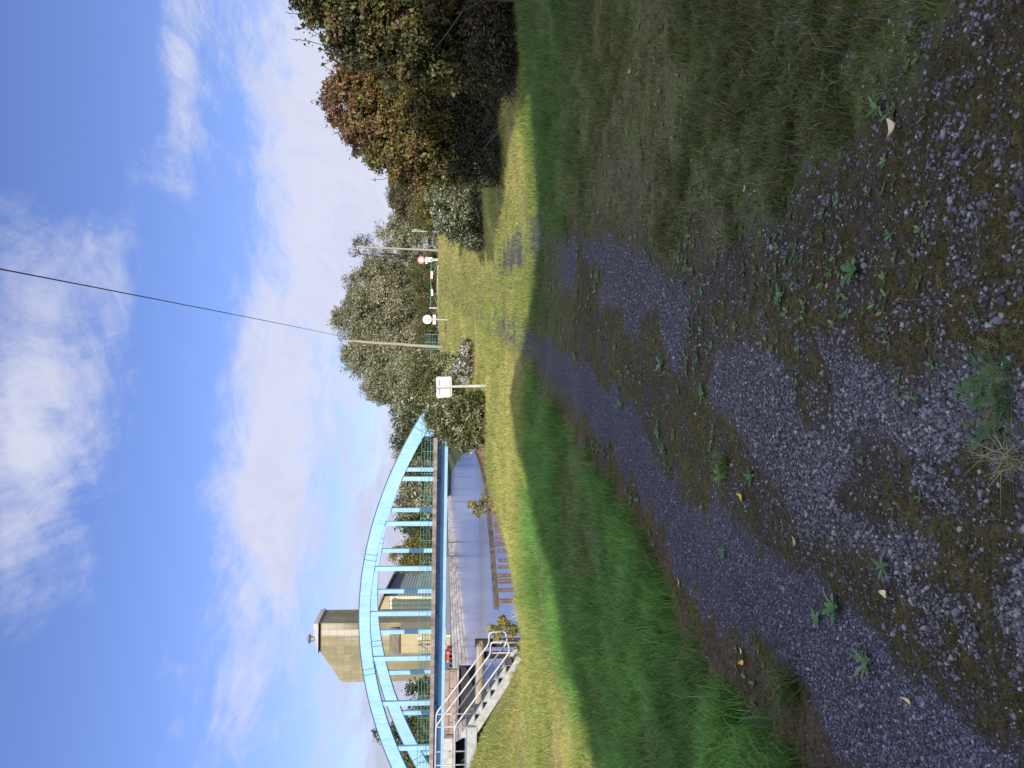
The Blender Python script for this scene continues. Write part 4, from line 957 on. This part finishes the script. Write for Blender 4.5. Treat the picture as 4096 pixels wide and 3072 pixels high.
# dogwood turning red
bush('dogwood_bush', 'large bush with leaves turning red at the top and yellow green below', 'bush', (2520, 2010), 20.5, [(2560, 1520, 150, 150, 130, 0), (2660, 1440, 140, 150, 120, .4), (2740, 1560, 140, 170, 130, .4), (2450, 1620, 120, 140, 110, 0), (2560, 1690, 160, 130, 120, -.4), (2690, 1720, 150, 150, 120, 0), (2420, 1730, 80, 90, 90, 0), (2780, 1450, 90, 120, 110, .8), (2380, 1660, 50, 80, 70, .3), (2830, 1600, 130, 180, 120, .3), (2900, 1560, 110, 150, 110, -.6), (2860, 1740, 120, 110, 110, -.5), (2500, 1800, 150, 90, 110, -.2), (2700, 1830, 160, 90, 110, .2), (2400, 1820, 70, 80, 80, 0)], 140000, 1900, .13, .075, G_DOG, stems=9, trunk_r=.025, limbs=90, stem_spread=1.3, hue_z=.55, twigs=46, twig_len=.85, bark=M_twig, jitter=.28)
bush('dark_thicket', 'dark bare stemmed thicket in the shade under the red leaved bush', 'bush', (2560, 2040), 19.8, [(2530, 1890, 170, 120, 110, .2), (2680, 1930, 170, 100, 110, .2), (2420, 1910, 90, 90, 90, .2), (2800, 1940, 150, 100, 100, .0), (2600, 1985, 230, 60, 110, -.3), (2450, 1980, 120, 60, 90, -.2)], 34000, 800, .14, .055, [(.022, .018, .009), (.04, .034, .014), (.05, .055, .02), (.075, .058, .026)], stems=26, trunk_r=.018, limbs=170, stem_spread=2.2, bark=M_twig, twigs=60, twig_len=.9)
# leafy tree at the right edge
bush('wild_apple_tree', 'dark green leafy tree at the right edge with thin twigs against the sky', 'tree', (3010, 2040), 15.2, [(3010, 1450, 190, 170, 150, 0), (3120, 1330, 150, 190, 150, 0), (2900, 1620, 170, 170, 150, .2), (3060, 1680, 200, 180, 150, 0), (2880, 1790, 150, 130, 130, .3), (3160, 1560, 180, 200, 150, 0), (3030, 1850, 200, 120, 130, .4), (2860, 1900, 140, 80, 110, .6)], 105000, 1200, .14, .066, G_APPLE, stems=12, trunk_r=.02, limbs=90, stem_spread=1.5, twigs=60, twig_len=1.0, bark=M_twig, aspect=1.5)
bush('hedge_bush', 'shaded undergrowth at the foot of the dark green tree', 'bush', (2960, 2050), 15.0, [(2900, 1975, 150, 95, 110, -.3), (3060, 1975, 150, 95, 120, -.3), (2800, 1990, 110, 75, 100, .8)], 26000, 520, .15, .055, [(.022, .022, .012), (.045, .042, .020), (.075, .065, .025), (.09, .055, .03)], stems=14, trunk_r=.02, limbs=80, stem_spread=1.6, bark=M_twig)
# distant woodland beyond the bridge
far = [(1425, 1600, 250, 55, 90, 0), (1370, 1605, 265, 60, 95, 1), (1310, 1600, 280, 55, 90, 0), (1262, 1610, 290, 45, 95, 2), (1215, 1625, 572, 48, 85, 0), (1165, 1610, 580, 52, 95, 1), (1115, 1622, 576, 45, 85, 2), (1065, 1610, 584, 50, 95, 0), (1018, 1612, 574, 48, 90, 2), (975, 1615, 570, 40, 80, 0), (930, 1665, 568, 45, 55, 3), (885, 1690, 446, 40, 45, 3)]
where = ['far dark tree just above the right foot of the arch', 'far green tree second from the right foot of the arch', 'far dark tree behind the first tall hanger', 'far pale topped tree behind the second hanger', 'distant dark tree at the head of the canal, right side', 'distant broad tree over the end of the water', 'distant pale tree over the end of the water', 'distant dark tree left of the water end', 'distant pale tree before the gap in the wood', 'distant dark tree at the edge of the skyline gap', 'low brownish tree inside the skyline gap', 'lowest brownish tree beside the yellow tree']
for (u, v, d, rx, rz, c), lab in zip(far, where):
    cols = [G_DARK, G_OLIVE, G_SILVER, [(.05, .05, .018), (.10, .09, .03), (.16, .13, .05)]][c]
    bush('woodland_tree', lab, 'tree', (u, 1779), d, [(u, v + 8, rx * .75, rz * .5, rx * .7, 0), (u - rx * .45, v + 50, rx * .7, rz * .5, rx * .7, 0), (u + rx * .45, v + 60, rx * .7, rz * .5, rx * .7, 0), (u, v + 110, rx, rz * .55, rx, 0)], 4200, 190, .0042 * d, .0022 * d, cols, group='woodland beyond the bridge', trunk_r=.35, limbs=5, aspect=1.4)
bush('yellow_tree', 'yellow autumn tree right of the striped warehouse seen under the arch', 'tree', (848, 1779), 200, [(850, 1615, 42, 55, 40, 0), (880, 1650, 40, 50, 40, 0), (820, 1650, 40, 50, 40, 0), (850, 1700, 60, 55, 50, 0)], 9000, 260, .75, .36, G_YEL, trunk_r=.3, limbs=8, aspect=1.5)
bush('woodland_tree', 'dark tree behind the yellow tree under the arch', 'tree', (905, 1779), 235, [(895, 1680, 40, 60, 40, 0), (920, 1715, 40, 50, 40, 0), (870, 1700, 40, 50, 40, 0)], 4500, 180, .9, .45, G_DARK, group='woodland beyond the bridge', trunk_r=.3, limbs=5, aspect=1.4)
lft = [(318, 1665, 150, 45, 75, G_DARK, 'green tree left of the silo between the two arch ribs'), (255, 1680, 140, 50, 80, G_OLIVE, 'olive tree behind the left hangers of the bridge'), (195, 1690, 150, 45, 70, G_DARK, 'dark tree behind the last hanger near the left edge'), (140, 1552, 170, 58, 92, G_DARK, 'tall dark tree whose tip rises above the left side of the arch'), (85, 1610, 160, 50, 80, G_OLIVE, 'yellowish tree just above the arch at the left edge'), (25, 1620, 150, 50, 90, G_OLIVE, 'olive tree cut by the left edge of the picture')]
for u, v, d, rx, rz, cols, lab in lft:
    bush('woodland_tree', lab.replace('of the picture', 'of the view'), 'tree', (u, 1768), d, [(u, v, rx * .6, rz * .6, rx * .6, 0), (u - rx * .4, v + 50, rx * .8, rz * .6, rx * .7, 0), (u + rx * .4, v + 60, rx * .8, rz * .6, rx * .7, 0), (u, v + 95, rx * 1.1, rz * .6, rx, 0)], 6000, 220, .0042 * d, .0025 * d, cols, group='trees at the left end of the bridge', trunk_r=.25, limbs=6, aspect=1.5)
# yellow-green willow shoots over the water
for u0, v0, n_, uw, d, lab in ((1050, 1965, 1500, 55, 30.5, 'yellow green sapling leaning over the water beside the row of piles'), (560, 2045, 1500, 62, 24.6, 'yellow leaved sapling between the end of the piles and the stairs')):
    ls = [(u0 - uw * .5, v0 - 50, 30, 24, 20, 0), (u0 + uw * .35, v0 - 30, 30, 26, 20, 0), (u0, v0 - 75, 24, 20, 20, 0), (u0 - uw * .1, v0, 30, 22, 20, 0)]
    bush('sapling', lab, 'sapling', (u0, v0 + 90), d, ls, n_, 60, .06, .075, [(.16, .15, .03), (.26, .23, .06), (.36, .31, .10)], stems=4, trunk_r=.012, limbs=22, stem_spread=.15, bark=M_twig, aspect=1.7, shell=.2)

# ------------------------------------------------------------------ ground cover: grass, stalks, gravel, moss
def sample_ground(n, y0, y1, margin=.62, pw=1.0):
    """random ground spots, denser towards the viewer"""
    t = RNG.random(n); y = np.exp(np.log(y0) + (np.log(y1) - np.log(y0)) * t ** pw)
    x = (y * margin + 1.6 * (margin > .55)) * (RNG.random(n) * 2 - 1)
    return x, y
def blades(name, x, y, hgt, wid, col, material, lean=.45, bend=.5, z=None, wind=(0, 0)):
    n = len(x); z = height(x, y) if z is None else z
    a = RNG.random(n) * 2 * math.pi; l = lean * (.3 + RNG.random(n)); dirx, diry = np.cos(a) + wind[0], np.sin(a) + wind[1]
    b = RNG.random(n) * 2 * math.pi; sx, sy = np.cos(b) * wid * .5, np.sin(b) * wid * .5
    P = np.stack([x, y, z - .006], 1)
    m = P + np.stack([dirx * hgt * l * .4, diry * hgt * l * .4, hgt * .58], 1)
    t = P + np.stack([dirx * hgt * l * (1 + bend), diry * hgt * l * (1 + bend), hgt * (1.0 - .25 * l)], 1)
    S = np.stack([sx, sy, np.zeros(n)], 1)
    V = np.stack([P - S, P + S, m + S * .75, m - S * .75, t], 1).reshape(-1, 3)
    i = np.arange(n)[:, None] * 5
    return np_mesh(name, V, [i + np.array([[0, 1, 2, 3]]), i + np.array([[3, 2, 4]])], material, col=np.repeat(col, 5, 0))
def pick(n, cols):
    cols = np.array(cols); i = RNG.integers(0, len(cols), n); j = RNG.integers(0, len(cols), n); f = RNG.random(n)[:, None]
    return (cols[i] * f + cols[j] * (1 - f)) * (.5 + 1.0 * RNG.random(n))[:, None]
GREENS = [(.038, .130, .026), (.058, .160, .034), (.085, .185, .042), (.125, .205, .055)]
OLIVES = [(.085, .10, .03), (.11, .115, .04), (.145, .135, .05), (.075, .105, .03)]
STRAWS = [(.38, .37, .10), (.47, .43, .14), (.31, .345, .08), (.50, .43, .18)]
SUNGR = [(.23, .30, .06), (.29, .33, .075), (.18, .28, .05)]
x, y = sample_ground(1750000, 1.55, 75, .57, .90)
s = lipdist(x, y); m = masks(x, y)
dens = m['green'] * (.50 + .6 * m['lush']) + m['path'] * (1 - m['gravel']) * np.interp(y, [2, 4, 6, 9, 16], [.02, .10, .42, .9, 1.0])
dens = dens * (1 - .85 * m['soil']) * (1 - m['gravel']) ** 1.5 * (1 - .25 * ss((x - xl(y) - .9) / .5) * (1 - ss((y - 6) / 3)))
dens = dens * np.where(y < 4.3, np.interp(y, [1.5, 2.6, 3.2, 4.3], [.25, .4, .7, 1]), 1)
dens = dens * (1 - .7 * ss((fbm(x, y, .65, 77) - .57) / .05) * (1 - ss((y - 11) / 4))); cl = fbm(x, y, .13, 71, 3); dens = dens * (.28 + 1.35 * ss((cl - .36) / .28))
ok = (RNG.random(len(x)) < dens) & (s < .6)
x, y = x[ok], y[ok]; m = {k: v[ok] for k, v in m.items()}; n = len(x)
tall = fbm(x, y, .9, 72)
h = (.026 + (.035 + .075 * m['lush']) * m['green'] * (1.5 * tall)) * (.6 + .8 * RNG.random(n)) * (1 - .45 * m['dry']); h = np.where(m['path'] > .5, h * .6, h)
h = h + .05 * m['green'] * ss((tall - .6) / .15) * RNG.random(n)
kk = x - xl(y); rv = ss((kk - .9) / .5) * (1 - ss((y - 8.2) / 3))      # trodden right verge: short, thin, brownish
tf = vnoise(x / .11, y / .11, 301); tf2 = vnoise(x / .045, y / .045, 302); h = h * (.45 + .75 * tf + .45 * tf2)
h = h * (1 - .36 * rv); lf = ss((-kk - .4) / .3) * (1 - ss((y - 16) / 5)); h = h * (1 + .45 * lf)
h = h * np.interp(y, [2, 6, 20, 60], [.8, 1.0, 1.25, 1.9])
w = np.maximum(.0035 + .002 * RNG.random(n), y * .00036)
c = pick(n, GREENS); c = c * ((1 + .5 * lf) * (1 - .42 * rv) * (.45 + 1.1 * fbm(x, y, .45, 303, 3)))[:, None]
ol = (RNG.random(n) < .22 + .45 * (1 - m['lush']) - .2 * lf + .25 * ss((x - xl(y) - 1.2) / .5) * (1 - ss((y - 7) / 4)))[:, None]; c = np.where(ol, pick(n, OLIVES), c)
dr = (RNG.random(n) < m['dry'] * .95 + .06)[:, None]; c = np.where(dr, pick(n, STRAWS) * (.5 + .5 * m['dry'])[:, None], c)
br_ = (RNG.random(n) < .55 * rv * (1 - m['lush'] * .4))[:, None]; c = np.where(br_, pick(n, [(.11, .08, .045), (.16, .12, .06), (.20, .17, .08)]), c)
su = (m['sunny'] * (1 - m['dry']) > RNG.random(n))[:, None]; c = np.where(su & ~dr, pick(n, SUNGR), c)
ok2 = h > .012
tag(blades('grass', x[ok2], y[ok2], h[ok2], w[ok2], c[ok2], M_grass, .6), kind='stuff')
# long dry stalks along the canal bank and rough edges
x, y = sample_ground(260000, 8, 75, .60, .75); s = lipdist(x, y)
rough = np.where((s > -.5) & (s < 3.6), ss((s + .5) / .8), 0)
rr_ = ss((x - (5.2 + .02 * y)) / 1.0) * ss((y - 14) / 3) * .25 + ss((x - 2.0 - .1 * (y - 30)) / 2) * ss((y - 28) / 5) * .35 + ss((y - 34) / 4) * ss((np.abs(x - xl(y) - .4) - 1.7) / .8) * .8
pr = np.maximum(rough * .85, rr_ * ss((fbm(x, y, 2, 81) - .36) / .2))
ok = (RNG.random(len(x)) < pr) & (height(x, y) > Z_W - .1); x, y, s = x[ok], y[ok], s[ok]; n = len(x)
tag(blades('dry_stalks', x, y, np.interp(s, [-1, .5, 3], [.22, .38, .5]) * (.5 + .8 * RNG.random(n)), np.maximum(.006, y * .00032), pick(n, [(.24, .17, .10), (.32, .24, .14), (.19, .13, .08), (.28, .24, .10)]), M_dry, .5), kind='stuff')

# gravel: rough little stones
ph = (1 + 5 ** .5) / 2
ICO = np.array([(-1, ph, 0), (1, ph, 0), (-1, -ph, 0), (1, -ph, 0), (0, -1, ph), (0, 1, ph), (0, -1, -ph), (0, 1, -ph), (ph, 0, -1), (ph, 0, 1), (-ph, 0, -1), (-ph, 0, 1)]) / math.hypot(1, ph)
ICF = np.array([(0, 11, 5), (0, 5, 1), (0, 1, 7), (0, 7, 10), (0, 10, 11), (1, 5, 9), (5, 11, 4), (11, 10, 2), (10, 7, 6), (7, 1, 8), (3, 9, 4), (3, 4, 2), (3, 2, 6), (3, 6, 8), (3, 8, 9), (4, 9, 5), (2, 4, 11), (6, 2, 10), (8, 6, 7), (9, 8, 1)])
def stones(name, x, y, r, col, material):
    n = len(x); z = height(x, y)
    sc = r[:, None] * (.65 + .6 * RNG.random((n, 3))); sc[:, 2] *= .75
    a = RNG.random(n) * 2 * math.pi; ca, sa = np.cos(a)[:, None], np.sin(a)[:, None]
    V = ICO[None] * (1 + .28 * RNG.normal(size=(n, 12, 1))).clip(.55, 1.5) * sc[:, None, :]
    tilt = RNG.normal(size=(n, 1)) * .5
    X = V[..., 0] * ca - V[..., 1] * sa; Y = V[..., 0] * sa + V[..., 1] * ca; Z = V[..., 2] + V[..., 0] * np.sin(tilt) * .6
    V = np.stack([X + x[:, None], Y + y[:, None], Z + (z + r * .18)[:, None]], 2).reshape(-1, 3)
    F = (np.arange(n)[:, None, None] * 12 + ICF[None]).reshape(-1, 3)
    return np_mesh(name, V, F, material, col=np.repeat(col, 12, 0))
def stonemat(nt, bs):
    a = nd(nt, 'ShaderNodeAttribute', attribute_name='col'); f = noise(nt, 160, 3, .7, worldco(nt))
    nt.links.new(mixc(nt, 1.0, a.outputs['Color'], ramp2(nt, f, [(.3, (.7, .7, .7)), (.7, (1.25, 1.25, 1.25))]), 'MULTIPLY'), bs.inputs['Base Color']); bs.inputs['Roughness'].default_value = .85; bs.inputs['Specular IOR Level'].default_value = .3
M_stone = mat('gravel_stone', stonemat)
x, y = sample_ground(520000, 1.5, 10.5, .57, 1.0); m = masks(x, y)
dens = np.maximum(m['gravel'] * .66, m['track']) + .05 * m['path'] * (1 - m['moss'])
dens = dens * np.interp(y, [2, 5, 8, 11], [1, .95, .7, .35])
ok = RNG.random(len(x)) < dens; x, y = x[ok], y[ok]; n = len(x)
onleft = np.abs(x - xl(y)) < .42
r = np.where(onleft, .0036, .0053) * np.exp(RNG.normal(size=n) * .36); r = np.maximum(r, y * .0005)
tint_ = np.where(onleft[:, None], np.array([[.92, .92, 1.14]]), 1.0)
c = tint_ * 1.0 * np.array([(.085, .085, .098), (.125, .125, .142), (.19, .19, .205), (.058, .058, .070), (.28, .275, .27), (.12, .11, .10)])[RNG.choice(6, n, p=[.28, .25, .14, .22, .05, .06])] * (.8 + .4 * RNG.random(n))[:, None]
tag(stones('gravel', x, y, r, c, M_stone), kind='stuff')
# moss: short fuzzy tufts
x, y = sample_ground(420000, 1.5, 11, .57, 1.0); m = masks(x, y)
dens = m['path'] * (1 - m['track']) * (.30 + .6 * m['moss'])
ok = RNG.random(len(x)) < dens; x, y = x[ok], y[ok]; n = len(x)
tag(blades('moss', x, y, .008 + .013 * RNG.random(n), np.maximum(.0045, y * .0009), pick(n, [(.050, .046, .012), (.075, .066, .014), (.045, .036, .018), (.10, .088, .016), (.032, .028, .016)]), M_dry, .9), kind='stuff')
# bits of dead grass and twigs lying about
x, y = sample_ground(9000, 1.6, 12, .6, 1.0); m = masks(x, y); ok = RNG.random(len(x)) < .35 * m['path'] + .3 * m['green']; x, y = x[ok], y[ok]; n = len(x)
tag(blades('litter', x, y, np.full(n, .014), np.full(n, .0035), pick(n, [(.26, .22, .16), (.18, .14, .09), (.34, .30, .22)]), M_dry, 3.0, 1.2), kind='stuff')

# small broad leaved weeds along the mossy middle and the right verge
x, y = sample_ground(5200, 2.4, 14, .5, .85); m = masks(x, y); kk = x - xl(y)
wp_ = (m['path'] * (1 - m['gravel']) * ss((fbm(x, y, .5, 91) - .52) / .12) * .7 * ss((y - 2.6) / 2) + .16 * ss((kk - .8) / .6)) * (1 - m['track'])
ok = RNG.random(len(x)) < wp_; x, y = x[ok], y[ok]; n = len(x); z = height(x, y); nl = 7
ang = RNG.random((n, nl)) * 2 * math.pi; L_ = (.018 + .026 * RNG.random((n, nl))) * np.interp(y, [2, 6, 14], [.75, 1.2, 1.9])[:, None]; W_ = L_ * (.16 + .12 * RNG.random((n, nl))); up = .15 + .5 * RNG.random((n, nl))
D = np.stack([np.cos(ang), np.sin(ang), up], 2); S = np.stack([-np.sin(ang), np.cos(ang), np.zeros_like(ang)], 2); B = np.stack([x, y, z + .004], 1)[:, None, :]
V = np.stack([B + D * 0, B + D * L_[..., None] * .55 + S * W_[..., None], B + D * L_[..., None] * np.array([1, 1, .75]), B + D * L_[..., None] * .55 - S * W_[..., None]], 2).reshape(-1, 3)
cw = pick(n * nl, [(.05, .13, .035), (.08, .17, .05), (.11, .17, .07), (.16, .17, .06)])
F_ = np.arange(len(V)).reshape(-1, 4)
tag(np_mesh('small_weeds', V, np.concatenate([F_[:, [0, 1, 2]], F_[:, [0, 2, 3]]]), M_leaf, col=np.repeat(cw, 4, 0)), kind='stuff')

# ------------------------------------------------------------------ single plants and leaves one can point at
def ground_at(yi, xi):
    """spot on the ground that lies at (xi, yi) of the stored picture"""
    u, v = 3072 - yi, xi; d = 2.0
    for _ in range(60):
        q = pt(u, v, d); dz_ = q.z - H(q.x, q.y); d += dz_ * 1.2 * max(.3, d / 4)
        if abs(dz_) < 1e-3: break
    return pt(u, v, d)
def rosette(name, label, cat, p, nleaf, L, W, cols, up=.35, group=None, droop=.5):
    vs, fs, cc_ = [], [], []
    for k in range(nleaf):
        a = 2 * math.pi * k / nleaf + random.uniform(-.4, .4); l = L * random.uniform(.3, 1.15); u_ = up * random.uniform(.4, 1.6); w = W * random.uniform(.7, 1.2)
        d = Vector((math.cos(a), math.sin(a), 0)); s = Vector((-math.sin(a), math.cos(a), 0)); c = cols[random.randrange(len(cols))]
        b = len(vs); prof_ = [(0, .15), (.3, .8), (.6, 1.0), (.85, .6), (1.0, .04)]
        for t, ww in prof_:
            z = l * u_ * (t - droop * t * t) + .008; o_ = d * l * t + Vector((0, 0, z))
            vs += [o_ - s * w * ww / 2 + Vector((0, 0, .15 * w * ww)), o_, o_ + s * w * ww / 2 + Vector((0, 0, .15 * w * ww))]; cc_ += [c, tuple(q * 1.15 for q in c), c]
        for i in range(4):
            for j in range(2): fs.append((b + 3 * i + j, b + 3 * i + j + 1, b + 3 * i + j + 4, b + 3 * i + j + 3))
    o = np_mesh(name, np.array([tuple(q) for q in vs]), np.array(fs), M_leaf, col=np.array(cc_)); o.location = (p.x, p.y, H(p.x, p.y)); return tag(o, label, cat, group)
PL = [(.06, .15, .04), (.085, .19, .055), (.13, .20, .08)]
for yi, xi, nl, L, W, lab in [
    (370, 3320, 9, .11, .020, 'narrow leaved green weed on moss near the yellow leaf, upper right of the path'),
    (430, 3520, 8, .08, .016, 'small toothed weed between moss and gravel right of the cream leaf'),
    (1085, 3430, 11, .075, .022, 'pale green rosette weed alone in the mossy gravel at the middle of the path'),
    (1180, 3125, 8, .07, .015, 'grey green weed flattened into the gravel below the straw tuft'),
    (1460, 2650, 9, .10, .020, 'leafy plantain at the head of the green patch between the tracks'),
    (1570, 2815, 10, .10, .022, 'broad plantain rosette at the foot of the green patch between the tracks'),
    (1730, 2640, 8, .09, .02, 'plantain on the moss strip just right of the grey wheel track'),
    (1900, 2890, 11, .11, .02, 'tall green weed with yellowing leaves beside the gravel'),
    (1905, 3010, 9, .085, .018, 'spiky dark green weed next to the yellow leaf on the strip between the tracks'),
    (2205, 2900, 10, .07, .016, 'bluish green weed rosette standing in the grey wheel track'),
    (2265, 3540, 10, .075, .016, 'star shaped green weed in the open gravel above the shaded hollow'),
    (2430, 3350, 12, .085, .018, 'bright green weed on the mossy ridge beside the grey wheel track'),
    (2480, 3280, 9, .07, .018, 'small pale weed on the left flank of the mossy ridge'),
    (2650, 3480, 14, .095, .014, 'grassy green weed at the lower end of the mossy ridge'),
    (180, 3120, 16, .14, .022, 'lush broad bladed weed clump at the upper right edge of the gravel'),
    (60, 3250, 16, .14, .022, 'long bladed weed clump nearest the right edge of the path'),
    (330, 3180, 10, .10, .02, 'three stemmed weed on the edge of the grass by the orange leaf'),
    (1620, 2490, 8, .10, .02, 'small leafy weed at the right rim of the grey wheel track far up the path'),
    (1385, 2465, 8, .09, .02, 'small weed with a yellow leaf in the mossy strip up the path'),
    (1800, 2660, 9, .08, .02, 'low spreading weed beside the grey wheel track')]:
    p = ground_at(yi, xi); rosette('weed', lab, 'weed', p, nl + random.randint(2, 6), L * .82, W * random.uniform(.8, 1.25), PL, random.uniform(.3, .8), 'weeds in the path')
def tuft(name, label, p, n, hgt, spread, cols, lean=1.0):
    x = p.x + RNG.normal(size=n) * spread; y = p.y + RNG.normal(size=n) * spread
    o = blades(name, x - p.x, y - p.y, hgt * (.5 + .7 * RNG.random(n)), np.full(n, .0045), pick(n, cols), M_grass, lean, .6, z=np.zeros(n)); o.location = (p.x, p.y, H(p.x, p.y)); return tag(o, label, 'grass tuft')
tuft('grass_tuft', 'pale straw coloured grass tuft in the gravel on the right half of the path', ground_at(950, 2930), 130, .15, .025, [(.30, .28, .16), (.22, .24, .10), (.12, .17, .06)])
tuft('grass_tuft', 'dry yellow grass tuft cut by the lower edge of the path', ground_at(1830, 4075), 60, .09, .018, [(.32, .28, .16), (.24, .21, .11)])
tuft('grass_tuft', 'bright green grass tuft beside the tall weed with yellowing leaves', ground_at(1860, 2905), 120, .09, .03, [(.06, .15, .03), (.09, .18, .04), (.22, .2, .06)])
tuft('grass_tuft', 'long dark green grass tuft leaning over the left rim of the grey wheel track', ground_at(2270, 2450), 260, .19, .06, [(.03, .09, .02), (.045, .11, .03)])
tuft('grass_tuft', 'green grass tuft at the lower left rim of the grey wheel track', ground_at(2760, 3170), 220, .13, .045, [(.04, .11, .02), (.07, .13, .03), (.14, .15, .05)])
# feathery yarrow patch near the viewer
p = ground_at(1600, 3985); vs, fs, cc_ = [], [], []
for k in range(170):
    q = Vector((random.gauss(0, .07), random.gauss(0, .05), 0)); a = random.uniform(0, 6.28); L_ = random.uniform(.05, .10); d = Vector((math.cos(a), math.sin(a), random.uniform(.2, .7))); s = Vector((-math.sin(a), math.cos(a), 0)); c = random.choice([(.05, .12, .03), (.07, .15, .04), (.13, .15, .045)])
    for i in range(7):
        t = (i + 1) / 8; b = q + d * L_ * t + Vector((0, 0, -.04 * t * t)); w = .016 * (1 - abs(t - .45))
        for sg_ in (-1, 1):
            j = len(vs); e = b + s * sg_ * w + d * .012; vs += [b - d * .002, b + d * .003, e]; fs.append((j, j + 1, j + 2)); cc_ += [c] * 3
o = np_mesh('yarrow', np.array([tuple(v) for v in vs]), np.array(fs), M_leaf, col=np.array(cc_)); o.location = (p.x, p.y, H(p.x, p.y) + .004); tag(o, 'feathery bright green yarrow patch in the gravel nearest the viewer', 'plant')
def fallen(label, yi, xi, size, col, rot, curl=.25, stem=True, asp=.62):
    p = ground_at(yi, xi); vs, fs, cc_ = [], [], []
    n_ = 8
    for i in range(n_ + 1):
        t = i / n_; w = size * asp * .5 * math.sin(math.pi * min(1, t * .96 + .02)) ** .75 * (1.25 - .5 * t) * random.uniform(.88, 1.1)
        for j in (-1, 0, 1): vs.append(((t - .5) * size, j * w, curl * size * ((t - .5) ** 2 * 2 + .55 * abs(j) * (1 if w > 0 else 0) * .5) + .008)); cc_.append(tuple(q * random.uniform(.85, 1.1) for q in col))
    for i in range(n_):
        for j in range(2): b = 3 * i + j; fs.append((b, b + 1, b + 4, b + 3))
    b = len(vs)
    o = np_mesh('fallen_leaf', np.array(vs), np.array(fs), M_flat, col=np.array(cc_)); o.location = (p.x, p.y, H(p.x, p.y) + .006); o.rotation_euler = (random.uniform(-.2, .2), random.uniform(-.2, .2), rot); tag(o, label, 'leaf', 'leaves fallen on the path')
    if stem:
        st_ = MB(); st_.tube([(-size * .5, 0, .010 + curl * size * .5), (-size * .75, size * .06, .012), (-size * 1.0, size * .03, .008)], .0012, 5); st_.build('stalk', M_woodg, o)
Yl, Cr, Rd, Pk = (.62, .40, .05), (.66, .55, .33), (.42, .06, .05), (.50, .42, .36)
for a in [('cream folded leaf with a stalk in the gravel right of the path middle', 515, 3590, .075, Cr, .3, .5, True, .5), ('orange yellow birch leaf lying on the mossy grass at the right', 305, 2975, .075, Yl, 2.2, .15, True, .62),
          ('red leaf scrap beside the orange yellow birch leaf', 318, 3062, .035, Rd, 1.0, .3, False, .6), ('pinkish pale leaf on moss below the red leaf scrap', 700, 3150, .055, Pk, 1.8, .3, True, .5),
          ('yellow leaf beside the spiky dark weed between the tracks', 1985, 2975, .06, Yl, .8, .35, True, .6), ('pale cream leaf in the open gravel left of the star shaped weed', 2375, 3560, .055, Cr, 1.5, .4, True, .55),
          ('long pale leaf curled in the grey wheel track near the lower left', 2800, 3655, .05, Cr, 1.3, .6, False, .32), ('small yellow leaf on the dark soil left of the grey wheel track', 2325, 2725, .055, Yl, .2, .4, True, .5),
          ('narrow yellow leaf at the left rim of the grey wheel track', 2650, 2980, .06, Yl, 2.0, .3, False, .4), ('pale tan leaf in the left grass verge', 2845, 2955, .05, Cr, 2.6, .3, True, .5), ('small cream leaf on the edge of the left grass verge', 2605, 2975, .035, Cr, .5, .3, False, .6),
          ('tan leaf lying in the weeds right of the middle strip', 2160, 3190, .05, (.40, .28, .14), .2, .3, False, .5), ('pale leaf high on the right verge grass', 170, 2490, .09, Pk, 1.1, .3, True, .4), ('white grey leaf on the upper right grass', 230, 2865, .05, Pk, .3, .4, False, .4),
          ('yellow leaf low on the upper right grass', 285, 2525, .05, Yl, 1.8, .3, False, .6), ('mauve grey leaf half hidden in the right grass', 400, 2845, .055, (.36, .31, .34), 1.0, .4, True, .4), ('cream leaf scrap on the right hand moss', 752, 2990, .04, Cr, 2.4, .3, False, .5),
          ('small yellow leaf up the path on the mossy strip', 1468, 2333, .06, Yl, 1.9, .3, False, .5)]:
    fallen(*a)
# reddish herb at the left rim of the track
for yi, xi, lab in ((1770, 2350, 'red leaved herb on the left rim of the grey wheel track'), (760, 2600, 'red leaved herb in the moss on the right of the path')):
    p = ground_at(yi, xi); rosette('red_herb', lab, 'weed', p, 12, .06 if yi > 1000 else .04, .016, [(.13, .03, .028), (.08, .03, .022), (.05, .07, .025)], .6)
